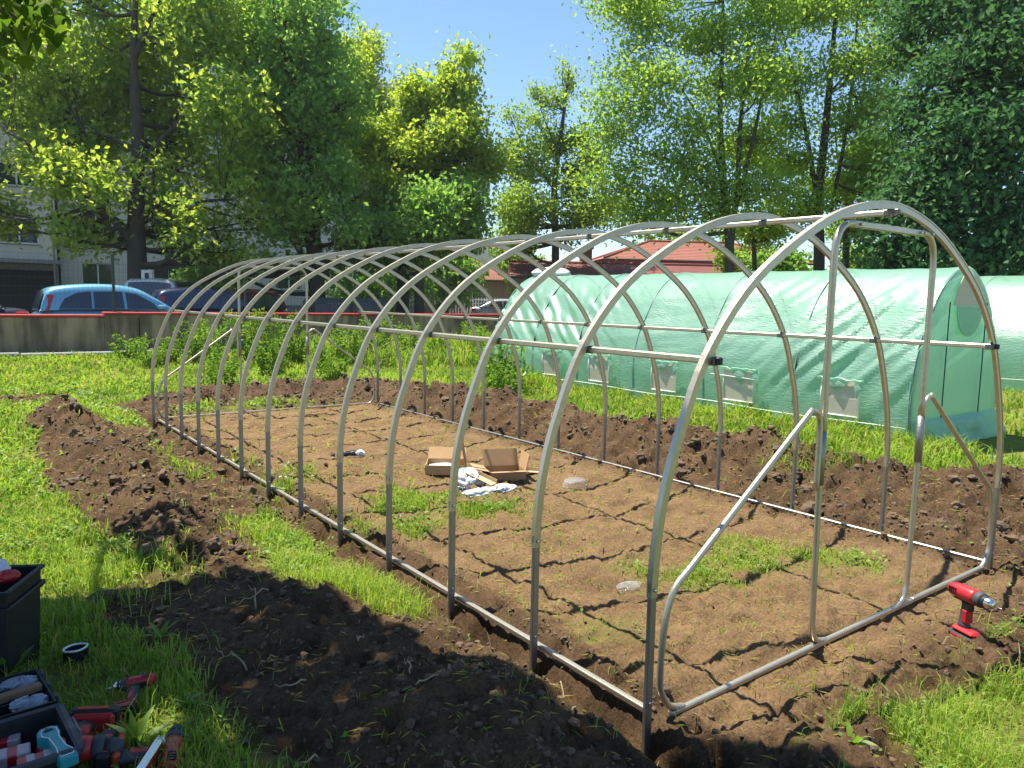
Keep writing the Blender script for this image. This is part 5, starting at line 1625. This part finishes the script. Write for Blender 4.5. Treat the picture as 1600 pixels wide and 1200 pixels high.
# ------------------------------------------------------------------ weeds
def weed_proto(seed, hgt, n, size):
    r = np.random.default_rng(seed); rr = random.Random(seed)
    root = empty('weed_clump', (0, 0, 0))
    m = MB(); C = []
    for k in range(n):
        a, q = rr.uniform(0, 2 * PI), rr.uniform(0, .28)
        h = hgt * rr.uniform(.5, 1.1); ln = rr.uniform(.05, .3)
        pth = [(math.cos(a) * (q + ln * t * t), math.sin(a) * (q + ln * t * t), h * t - .03) for t in np.linspace(0, 1, 5)]
        m.tube(pth, [.006, .006, .005, .004, .002], 4, cap=False)
        for t in np.linspace(.15, 1, int(10 * h / .5) + 4):
            p = np.array(pth[0]) * 0 + [math.cos(a) * (q + ln * t * t), math.sin(a) * (q + ln * t * t), h * t]
            for _ in range(3):
                C.append(p + r.normal(0, .05, 3) * [1, 1, .6])
    m.build('stems', M['bark'], root).data.materials[0] = M['weed_stem']
    C = np.array(C); V, F = leaves(C, size, r, .1, .5)
    np_mesh('foliage', V, F, LM['weed'], root, False, np.repeat(np.clip(r.normal(.5, .25, len(C)), 0, 1), 4))
    return root


M['weed_stem'] = mat('green weed stem', (0.12, 0.17, 0.05), .8, 0, .2, 20)
wps = [weed_proto(1, .85, 15, .09), weed_proto(2, 1.15, 15, .085), weed_proto(3, .6, 15, .095)]
spots = [(235, 545, 15.6, 2), (262, 535, 16.0, 0), (300, 528, 16.2, 0), (330, 530, 15.2, 1), (352, 545, 13.6, 0), (385, 540, 16.8, 1), (415, 530, 16.6, 1), (440, 525, 16.2, 1), (465, 525, 16.6, 1), (425, 548, 14.2, 0), (505, 540, 15.5, 0), (545, 535, 17, 1), (590, 530, 18, 1), (640, 525, 18.5, 1), (690, 522, 19, 0), (735, 522, 19, 1), (765, 540, 16.5, 1), (770, 560, 14.5, 0), (520, 560, 13.5, 2), (200, 540, 17, 2), (780, 600, 11.6, 2), (790, 590, 12.4, 0), (340, 600, 12.2, 2)]
rr = random.Random(4)
for i, (px, py, dd, k) in enumerate(spots):
    o = wps[k] if wps[k].get('used') is None and not wps[k].get('label') else copy_tree(wps[k])
    v = at(px, py, dd)
    x, y = float(v[0]), min(float(v[1]), WY - .35)
    o.location = (x, y, zg(x, y)); o.rotation_euler = (0, 0, rr.uniform(0, 6.28)); s_ = rr.uniform(.65, 1.1); o.scale = (s_, s_, s_ * rr.uniform(.85, 1.15))
    tag(o, 'leafy weed clump beside the far end of the green tunnel' if px > 725 else 'leafy weed clump in the grass left of the bare frame' if px < 270 else 'leafy weed clump in the tall grass behind the far end of the bare frame', 'weed', 'weed clumps before the low wall')

# broad leafed dock plants near the tool boxes
def dock(label, px, py, n, Ln, seed, z=0.0, upright=.9):
    rr = random.Random(seed)
    g_ = atg(px, py); x, y = float(g_[0]), float(g_[1])
    root = empty('dock_plant', (x, y, zg(x, y)), 0, label, 'weed', 'broad leafed dock plants near the tools')
    for k in range(n):
        o = leaf_shape('leaf', Ln * rr.uniform(.7, 1.15), Ln * rr.uniform(.24, .34), LM['weed'], root, rr.uniform(.2, .9), 8, .05, .25, rr.uniform(.1, .4), lambda t: math.sin(PI * t ** .8) ** .9 * (.25 + .75 * sstep(0, .25, t)))
        o.rotation_euler = (rr.uniform(-.3, .3), -rr.uniform(upright - .35, upright + .25), k * 2 * PI / n + rr.uniform(-.4, .4))
    return root


dock('upright dock plant with broad leaves among the red power tools', 212, 1168, 9, .13, 3, upright=1.1)
dock('dock plant leaning over the black parts case', 12, 1062, 6, .16, 4, upright=1.2)
dock('small dock plant in the lit grass right of the tools', 292, 1110, 8, .07, 5)
dock('dock plant in the shaded grass beside the dark soil heap', 250, 1010, 9, .09, 6)
dock('dock plant at the sunny edge of the front grass patch', 1335, 1160, 9, .10, 7)

# ------------------------------------------------------------------ cordless drill standing by the sill, and the tools in the grass
def drill(name, label, loc, rot, red, group=None, cat='drill', bit=True, sc=1.0):
    root = empty(name, loc, 0, label, cat, group)
    root.rotation_euler = rot
    root.scale = (sc, sc, sc)
    ax = Matrix.Rotation(PI / 2, 4, 'Y')          # lathe axis to +x
    T = lambda x, z: Matrix.Translation((x, 0, z)) @ ax
    body = MB().lathe([(.012, -.088), (.024, -.086), (.030, -.076), (.032, -.05), (.033, -.01), (.034, .03), (.031, .048)], 18, T(0, .215)).build('motor_housing', red, root)
    v = MB()
    for k in range(4):
        for s in (-1, 1):
            v.box(-.072 + k * .011, -.067 + k * .011, s * .0285, s * .0335, .205, .232)
    v.build('vent_grille', M['black_plastic'], body)['kind'] = 'stuff'
    MB().box(-.060, .035, -.020, .020, .180, .192, .006).build('under_housing', M['black_plastic'], root)
    MB().lathe([(.031, .0485), (.0335, .052), (.0335, .070), (.030, .078)], 18, T(0, .215)).build('torque_ring', M['rubber'], root)
    ch = MB().lathe([(.026, .0785), (.0265, .084), (.024, .100), (.0235, .108), (.018, .122), (.0085, .127)], 16, T(0, .215)).build('chuck', M['chrome'] if bit else M['rubber'], root)
    MB().lathe([(.0266, .0825), (.0280, .0845), (.0280, .0930), (.0262, .0955)], 16, T(0, .215)).build('chuck_ring', M['black_plastic'], ch)
    if bit:
        MB().lathe([(.0032, .1275), (.0032, .160), (.0016, .166)], 8, T(0, .215)).build('bit', M['chrome'], ch)
    h = MB()
    rings = [(.178, .004, .030, .0185), (.160, .000, .0245, .0175), (.135, -.006, .0215, .0165), (.105, -.009, .0225, .017), (.080, -.008, .027, .019), (.066, -.004, .034, .024)]
    n = 14
    vv = [(cx + rx * math.cos(a), ry * math.sin(a), z) for z, cx, rx, ry in rings for a in [2 * PI * k / n for k in range(n)]]
    ff = [(i * n + k, i * n + (k + 1) % n, (i + 1) * n + (k + 1) % n, (i + 1) * n + k) for i in range(len(rings) - 1) for k in range(n)] + [tuple(range(n)), tuple((len(rings) - 1) * n + k for k in range(n))]
    hd = h.add(vv, ff, True).build('handle', M['rubber'], root)
    MB().box(-.012, .020, -.0190, .0190, .088, .150, .006).build('grip_panel', red, hd)
    MB().box(.020, .033, -.0075, .0075, .146, .170, .004).build('trigger', M['black_plastic'], root)
    bt = MB().box(-.052, .084, -.041, .041, .002, .044, .007).build('battery', M['black_plastic'], root)
    MB().box(-.044, .074, -.0365, .0365, .0455, .070, .010).build('battery_top', red, bt)
    MB().box(.0845, .0875, -.024, .024, .010, .034, .001).build('battery_clip', red, bt)
    for s in (-1, 1):
        MB().box(-.034, .05, s * .0415, s * .0435, .014, .036, .001).build('side_clip', red, bt)
    return root


def gxy(px, py, z=0.0):
    a = atg(px, py, z); return float(a[0]), float(a[1])


x, y = gxy(1507, 996)
z = zg(x, y)
drill('cordless_drill', 'red and black cordless drill standing on its battery at the front right sill', (x, y, z + .012), (0, 0, math.radians(-112)), M['red_plastic'], sc=1.08)

TG = 'red cordless tools lying in the shaded grass'
for (px, py, rot, rd, lab, bit, sc) in (
        (142, 1128, (PI / 2 - .15, .10, math.radians(-20)), M['red_plastic'], 'large red and black drill lying on its side just right of the open tool box', False, 1.15),
        (196, 1112, (PI / 2 - .3, .2, math.radians(150)), M['red_plastic'], 'smaller red and black driver lying behind the large one', True, .72),
        (150, 1186, (PI / 2 + .1, -.1, math.radians(70)), M['orange_red'], 'orange red tool with a black grip in front of the large drill', False, 1.05)):
    x, y = gxy(px, py, .04)
    o = drill('cordless_tool', lab, (x, y, zg(x, y) + .055 * sc), rot, rd, TG, 'power tool', bit, sc)
# spirit level: aluminium edged red beam
x, y = gxy(246, 1168, .05)
lv = empty('spirit_level', (x, y, zg(x, y) + .02), math.radians(-122), 'red faced level with bright metal edges lying right of the red tools', 'spirit level')
MB().box(-.02, .45, -.010, .010, .004, .052, .002).build('web', M['orange_red'], lv)
for z0 in (0, .0525):
    MB().box(-.02, .45, -.014, .014, z0, z0 + .0035, .001).build('edge', M['chrome'], lv)
MB().box(-.032, -.0205, -.015, .015, -.001, .058, .004).build('end_cap', M['white_plastic'], lv)

# tall black tub
A = np.array(gxy(61, 1073)); ur = np.array([.80, -.60]); uf = np.array([.60, .80])
yaw = -.6435 + .16
c = A - ur * .345 + uf * .13
tub = empty('black_tub', (c[0], c[1], zg(*c) - .01), yaw, 'tall black plastic tub standing in the grass at the left edge', 'tub')
m = MB()
w0, d0, w1, d1, hh = .19, .13, .205, .150, .400
def ringbox(m, w0, d0, w1, d1, z0, z1, t):
    o0 = [(-w0, -d0, z0), (w0, -d0, z0), (w0, d0, z0), (-w0, d0, z0)]; o1 = [(-w1, -d1, z1), (w1, -d1, z1), (w1, d1, z1), (-w1, d1, z1)]
    i1 = [(-w1 + t, -d1 + t, z1), (w1 - t, -d1 + t, z1), (w1 - t, d1 - t, z1), (-w1 + t, d1 - t, z1)]; i0 = [(-w0 + t, -d0 + t, z0 + t), (w0 - t, -d0 + t, z0 + t), (w0 - t, d0 - t, z0 + t), (-w0 + t, d0 - t, z0 + t)]
    f = [(0, 1, 2, 3), (12, 13, 14, 15)]
    for a, b_ in ((0, 4), (4, 8), (8, 12)):
        for k in range(4):
            f.append((a + k, a + (k + 1) % 4, b_ + (k + 1) % 4, b_ + k))
    return m.add(o0 + o1 + i1 + i0, f)
ringbox(m, w0, d0, w1, d1, 0, hh, .006).build('shell', M['black_plastic'], tub)
rm = MB()
for (a, b_, c_, d_) in ((-w1 - .012, w1 + .012, -d1 - .014, -d1 - .001), (-w1 - .012, w1 + .012, d1 + .001, d1 + .014), (-w1 - .013, -w1 - .001, -d1, d1), (w1 + .001, w1 + .013, -d1, d1)):
    rm.box(a, b_, c_, d_, hh - .085, hh - .062, .004)
    rm.box(a, b_, c_, d_, hh - .012, hh + .003, .004)
rm.build('rim', M['black_plastic'], tub)
for k in range(5):
    t = -.13 + k * .065
    MB().box(t - .006, t + .006, -d0 - .022, -d0 - .0005 - .004, .02, .34, .003, Matrix.Shear('XY', 4, (0, 0)) if False else XF((0, 0, 0), (math.atan2(.025, hh), 0, 0))).build('rib', M['black_plastic'], tub)
crumple('plastic_bag', c[0] + .07, c[1] + .04, zg(*c) + hh + .0, .07, .06, .05, M['bag'], 81, 'white plastic bag poking out of the tall black tub', 'bag')
crumple('red_packet', c[0] + .13, c[1] - .05, zg(*c) + hh - .005, .04, .03, .025, M['red_plastic'], 82, 'small red packet sticking out of the tall black tub', 'packet')

# open parts case with compartments
A = np.array(gxy(57, 1036, .13)); B = np.array(gxy(88, 1086, .13))
dv = (B - A); dl = np.linalg.norm(dv); dv /= dl
yaw = math.atan2(-dv[0], dv[1]) + PI            # local -y points from A to B
lx = np.array([math.cos(yaw), math.sin(yaw)])
WC = .34
c = (A + B) / 2 - lx * WC / 2
zc = zg(*c)
case = empty('parts_case', (c[0], c[1], zc + .045), yaw, 'open black parts case with compartments of screws beside the tall black tub', 'case')
hd_ = dl / 2
ringbox(MB(), WC / 2 - .01, hd_ - .008, WC / 2, hd_, 0, .085, .006).build('shell', M['black_plastic'], case)
for k in range(1, 3):
    xk = -WC / 2 + k * WC / 3
    MB().box(xk - .003, xk + .003, -hd_ + .010, hd_ - .010, .008, .078, .001).build('divider', M['black_plastic'], case)
for k in (-.33, .33):
    for (a, b_) in ((-WC / 2 + .012, -WC / 6 - .006), (-WC / 6 + .006, WC / 6 - .006), (WC / 6 + .006, WC / 2 - .010)):
        MB().box(a, b_, k * hd_ - .003, k * hd_ + .003, .008, .074, .001).build('divider', M['black_plastic'], case)
for k in range(3):
    MB().box(WC / 2 + .001, WC / 2 + .014, -hd_ * .7 + k * hd_ * .7 - .02, -hd_ * .7 + k * hd_ * .7 + .02, .02, .09, .004).build('latch', M['rubber'], case)
for i, (ux, uy, sx, sy, mt, lab) in enumerate(((.10, .60, .052, .030, 'bag_dull', 'clear bag of parts in the back compartment of the open case'), (.10, -.55, .050, .034, 'bag_dull', 'clear bag of screws in the front compartment of the open case'), (-.02, .62, .045, .03, 'bag_dull', 'clear bag of parts next to the back bag in the open case'))):
    q = c + lx * ux * WC / .34 + np.array([-math.sin(yaw), math.cos(yaw)]) * uy * hd_
    crumple('parts_bag', q[0], q[1], zc + .045 + .070, sx, sy, .020, M[mt], 90 + i, lab, 'bag', None, 1.15, 30, 44)
q = c + lx * .10
wr = empty('wooden_block', (q[0], q[1], zc + .045 + .080), yaw + .12, 'brown wooden offcut lying across the middle of the open parts case', 'wood')
MB().box(-.11, .055, -.017, .017, -.014, .014, .004).build('offcut', mat('worn brown wood', (.20, .12, .065), .8, 0, .25, 20), wr)

# deep open tool box in the corner, with the turquoise tool and packets
A = np.array(gxy(90, 1104, .16)); B = np.array(gxy(122, 1168, .16))
dv = (B - A); dv /= np.linalg.norm(dv)
yaw = math.atan2(-dv[0], dv[1]) + PI
lx = np.array([math.cos(yaw), math.sin(yaw)]); ly = np.array([-math.sin(yaw), math.cos(yaw)])
WC, DC = .42, .30
c = A - ly * DC / 2 - lx * WC / 2
zb_ = zg(*c)
bx_ = empty('open_toolbox', (c[0], c[1], zb_), yaw, 'deep open black tool box in the lower left corner holding a turquoise tool', 'tool box')
ringbox(MB(), WC / 2 - .015, DC / 2 - .012, WC / 2, DC / 2, 0, .17, .007).build('shell', M['black_plastic'], bx_)
r2_ = MB()
for (a, b_, c_, d_) in ((-WC / 2 - .012, WC / 2 + .012, -DC / 2 - .013, -DC / 2 - .001), (-WC / 2 - .012, WC / 2 + .012, DC / 2 + .001, DC / 2 + .013), (WC / 2 + .001, WC / 2 + .018, -DC / 2, DC / 2), (-WC / 2 - .018, -WC / 2 - .001, -DC / 2, DC / 2)):
    r2_.box(a, b_, c_, d_, .148, .173, .004)
r2_.build('rim', M['rubber'], bx_)
MB().box(WC / 2 + .0185, WC / 2 + .030, -.05, .05, .10, .165, .004).build('latch', M['bin_grey'], bx_)
q = np.array(gxy(86, 1160, .15))
to = empty('turquoise_tool', (q[0], q[1], zb_ + .150), yaw + .10, 'turquoise plastic tool with a triangular hole in its head lying in the open tool box', 'tool')
po = [(-.030, .075), (-.018, .092), (.012, .095), (.030, .080), (.028, .045), (.020, .020), (.018, -.06), (.030, -.10), (.026, -.13), (-.022, -.13), (-.024, -.10), (-.016, -.06), (-.016, .02), (-.034, .045)]
MB().prism(po, -.018, .018, None, .005).build('shell', M['teal'], to)
ol = MB(); ol.tube([(x_ * .72, y_ * .86 - .004, .0195) for x_, y_ in po + po[:1]], .0016, 4)
ol.build('outline', M['white_plastic'], to)
MB().prism([(-.014, .058), (.012, .060), (-.004, .080)], .0175, .0215).build('triangle_hole', M['black_plastic'], to)
for i, (px, py, w_, lab) in enumerate(((2, 1150, .05, 'red packet with white end lying farthest back along the open tool box'), (14, 1178, .055, 'red and white striped packet in the middle of the open tool box'), (58, 1192, .05, 'red and white packet nearest the turquoise tool in the open tool box'))):
    q = np.array(gxy(px, py, .12))
    pk = empty('striped_packet', (q[0], q[1], zb_ + .085 + .012 * i), yaw - .25 + .1 * i, lab, 'packet', 'red and white packets in the tool box')
    MB().box(-w_, w_, -.030, .030, 0, .035, .004).build('carton', M['red_plastic'], pk)
    MB().box(-w_ * .55, -w_ * .05, -.0315, .0315, -.001, .0365, .003).build('white_band', M['packet_pale'], pk)
    MB().box(w_ * .35, w_ * 1.02, -.0315, .0315, -.001, .0365, .003).build('white_band', M['packet_pale'], pk)

# cut white pipe end standing in the grass
x, y = gxy(118, 1016, .03)
pp = empty('pipe_end', (x, y, zg(x, y) - .02), .4, 'short white edged pipe end standing open in the shaded grass', 'pipe')
n = 22
m = MB(); vv = []
for rad, z in ((.040, 0), (.042, .070), (.036, .070), (.034, .004)):
    for k in range(n):
        a = 2 * PI * k / n
        s = 1 + .16 * math.cos(a) * math.cos(a) - .10 * math.sin(2 * a)
        vv.append((rad * s * math.cos(a), rad * .95 * math.sin(a), z))
ff = [(i * n + k, i * n + (k + 1) % n, (i + 1) * n + (k + 1) % n, (i + 1) * n + k) for i in (0, 2) for k in range(n)]
m.add(vv, ff, True).build('tube', M['black_plastic'], pp)
MB().tube([(.039 * (1 + .16 * math.cos(a) ** 2 - .10 * math.sin(2 * a)) * math.cos(a), .039 * .95 * math.sin(a), .071) for a in np.linspace(0, 2 * PI, 25)], .0045, 6).build('edge', M['white_plastic'], pp)


# ------------------------------------------------------------------ cardboard boxes and wrapping inside the frame
def tray(root, w, d, h, t, material, flaps):
    for (nm, a) in (('side', (-w / 2, w / 2, -d / 2, -d / 2 + t, .001, h)), ('side', (-w / 2, w / 2, d / 2 - t, d / 2, .001, h)), ('side', (-w / 2, -w / 2 + t, -d / 2 + t, d / 2 - t, .001, h)), ('side', (w / 2 - t, w / 2, -d / 2 + t, d / 2 - t, .001, h)), ('bottom', (-w / 2 + t, w / 2 - t, -d / 2 + t, d / 2 - t, 0, t))):
        MB().box(*a).build(nm, material, root)
    for (edge, fl, ang) in flaps:
        ln = w if edge in 'fb' else d
        f = MB().box(-ln / 2 + .004, ln / 2 - .004, 0, fl, 0, t).build('flap', material, root)
        rz, pos = {'f': (PI, (0, -d / 2, h)), 'b': (0, (0, d / 2, h)), 'l': (PI / 2, (-w / 2, 0, h)), 'r': (-PI / 2, (w / 2, 0, h))}[edge]
        f.matrix_local = Matrix.Translation(pos) @ Matrix.Rotation(rz, 4, 'Z') @ Matrix.Rotation(ang, 4, 'X')


x, y = gxy(697, 737)
b1 = empty('cardboard_box', (x, y, zg(x, y) + .004), -.62, 'open brown cardboard tray with its lid standing up, left of the wrapping heap', 'cardboard box', 'cardboard boxes inside the frame')
tray(b1, .35, .28, .085, .005, M['cardboard'], (('r', .27, 1.75), ('b', .12, .9)))
x, y = gxy(788, 745)
b2 = empty('cardboard_box', (x, y, zg(x, y) + .004), -.38, 'low brown cardboard box with folded flaps, right of the wrapping heap', 'cardboard box', 'cardboard boxes inside the frame')
tray(b2, .32, .25, .095, .005, M['cardboard'], (('b', .15, 1.2), ('f', .10, .15), ('l', .13, .25), ('r', .14, 1.35)))
for (px, py, l_, w_, rz, tl, lab) in ((748, 757, .30, .085, -1.15, .28, 'pale cardboard strip leaning on the white plastic wrapping'), (828, 739, .22, .07, -.65, .03, 'pale flat cardboard strip on the soil right of the boxes'), (727, 745, .14, .05, .2, .05, 'small pale cardboard scrap left of the wrapping heap')):
    x, y = gxy(px, py)
    cs_ = empty('cardboard_strip', (x, y, zg(x, y) + .03 + tl * .12), rz, lab, 'cardboard', 'pale cardboard strips')
    cs_.rotation_euler = (0, tl, rz)
    MB().box(-l_ / 2, l_ / 2, -w_ / 2, w_ / 2, 0, .005).build('strip', M['cardboard_pale'], cs_)
    MB().box(-l_ / 2, l_ / 2, w_ / 2 - .004, w_ / 2, .0055, .035).build('fold', M['cardboard_pale'], cs_)
for i, (px, py, s, mt, lab) in enumerate(((733, 753, (.10, .12, .085), 'bag', 'crumpled white plastic bag in front of the cardboard boxes'), (724, 747, (.055, .05, .05), 'bag_green', 'green printed plastic wrapping on the white bag'),
                                         (752, 768, (.17, .055, .035), 'bag', 'long strip of crumpled white film at the front of the heap'), (786, 764, (.11, .07, .03), 'bag', 'small crumpled white film at the right front of the heap'),
                                         (757, 750, (.06, .05, .05), 'bag_dark', 'dark plastic roll end beside the white bag'), (775, 766, (.07, .04, .03), 'bag_dark', 'dark plastic film between the white strips'),
                                         (722, 764, (.08, .05, .03), 'bag_dark', 'dark plastic film under the white bag'),
                                         (551, 708, (.10, .035, .022), 'bag_dark', 'dark crumpled bag lying alone in the middle of the bare soil'), (563, 709, (.04, .035, .03), 'bag', 'white scrap at the end of the dark crumpled bag'),
                                         (439, 746, (.06, .035, .02), 'bag', 'white plastic scrap near the left sill'), (985, 914, (.08, .055, .022), 'clear_film', 'crumpled clear film near the small grass patch'),
                                         (688, 735, (.13, .08, .02), 'bag', 'white plastic film lying in the left cardboard tray'))):
    x, y = gxy(px, py, .0 if i != 12 else .22)
    zz = zg(x, y) + s[2] * .55 + (.06 if i == 11 else 0)
    o = crumple('plastic_film' if mt != 'bag_green' else 'wrapping', x, y, zz, *s, M[mt], 100 + i, lab, 'plastic wrapping', None, .55 if mt == 'clear_film' else 1.0, 26, 42)
# clear plastic tub
x, y = gxy(898, 757)
cp = clear_mat('thin clear plastic')
tb = empty('clear_tub', (x, y, zg(x, y)), .5, 'clear plastic tub lying upside down on the soil right of the boxes', 'plastic tub')
m = MB(); n = 24; vv = []
for rad, z in ((.110, 0), (.116, .004), (.113, .012), (.104, .040), (.096, .047), (.0, .049)):
    for k in range(n):
        a = 2 * PI * k / n; fl = 1 + (.035 * math.cos(a * 8) if .01 < z < .08 else 0)
        vv.append((rad * 1.15 * fl * math.cos(a), rad * .85 * fl * math.sin(a), z))
m.add(vv, [(i * n + k, i * n + (k + 1) % n, (i + 1) * n + (k + 1) % n, (i + 1) * n + k) for i in range(5) for k in range(n)], True).build('shell', cp, tb)
MB().tube([(.128 * math.cos(a), .096 * math.sin(a), .006) for a in np.linspace(0, 2 * PI, 25)], .005, 5).build('rim', cp, tb)

# pale roots and twigs on the dug soil
rr = random.Random(21)
for i, (px, py, ln) in enumerate(((400, 955, .22), (368, 1010, .10), (385, 1022, .12), (478, 1050, .12), (430, 1020, .10), (650, 1090, .10), (640, 1062, .12), (498, 1160, .08), (420, 935, .18), (700, 1075, .07), (885, 1060, .18), (900, 1110, .14), (1235, 870, .1), (560, 1005, .1))):
    x, y = gxy(px, py, .10 if px < 800 else 0)
    z = zg(x, y)
    t0 = rr.uniform(0, 6.28); pts = []
    for k in range(7):
        t0 += rr.uniform(-.5, .5)
        if k: x += math.cos(t0) * ln / 6; y += math.sin(t0) * ln / 6
        pts.append((x, y, zg(x, y) + .008 + .02 * math.sin(k * 1.3) ** 2))
    o = MB().tube(pts, [.0035, .004, .0035, .003, .003, .002, .001], 5).build('dry_root', M['root'])
    tag(o, 'thin pale dry root lying on dug soil', 'root', 'pale roots on the dug soil')


# ------------------------------------------------------------------ thin volume added to veil and soften the trees like lens glare
hm_ = bpy.data.materials.new('pale haze'); hm_.use_nodes = True
hn = hm_.node_tree; hn.nodes.remove(hn.nodes['Principled BSDF'])
pv = hn.nodes.new('ShaderNodeVolumePrincipled'); pv.inputs['Color'].default_value = (.86, .93, 1.0, 1); pv.inputs['Density'].default_value = GLARE_VEIL; pv.inputs['Anisotropy'].default_value = .45
hn.links.new(pv.outputs[0], [n for n in hn.nodes if n.type == 'OUTPUT_MATERIAL'][0].inputs['Volume'])
tag(MB().box(-520, 520, -520, 820, -1.6, 24).build('glare_veil', hm_), kind='stuff')
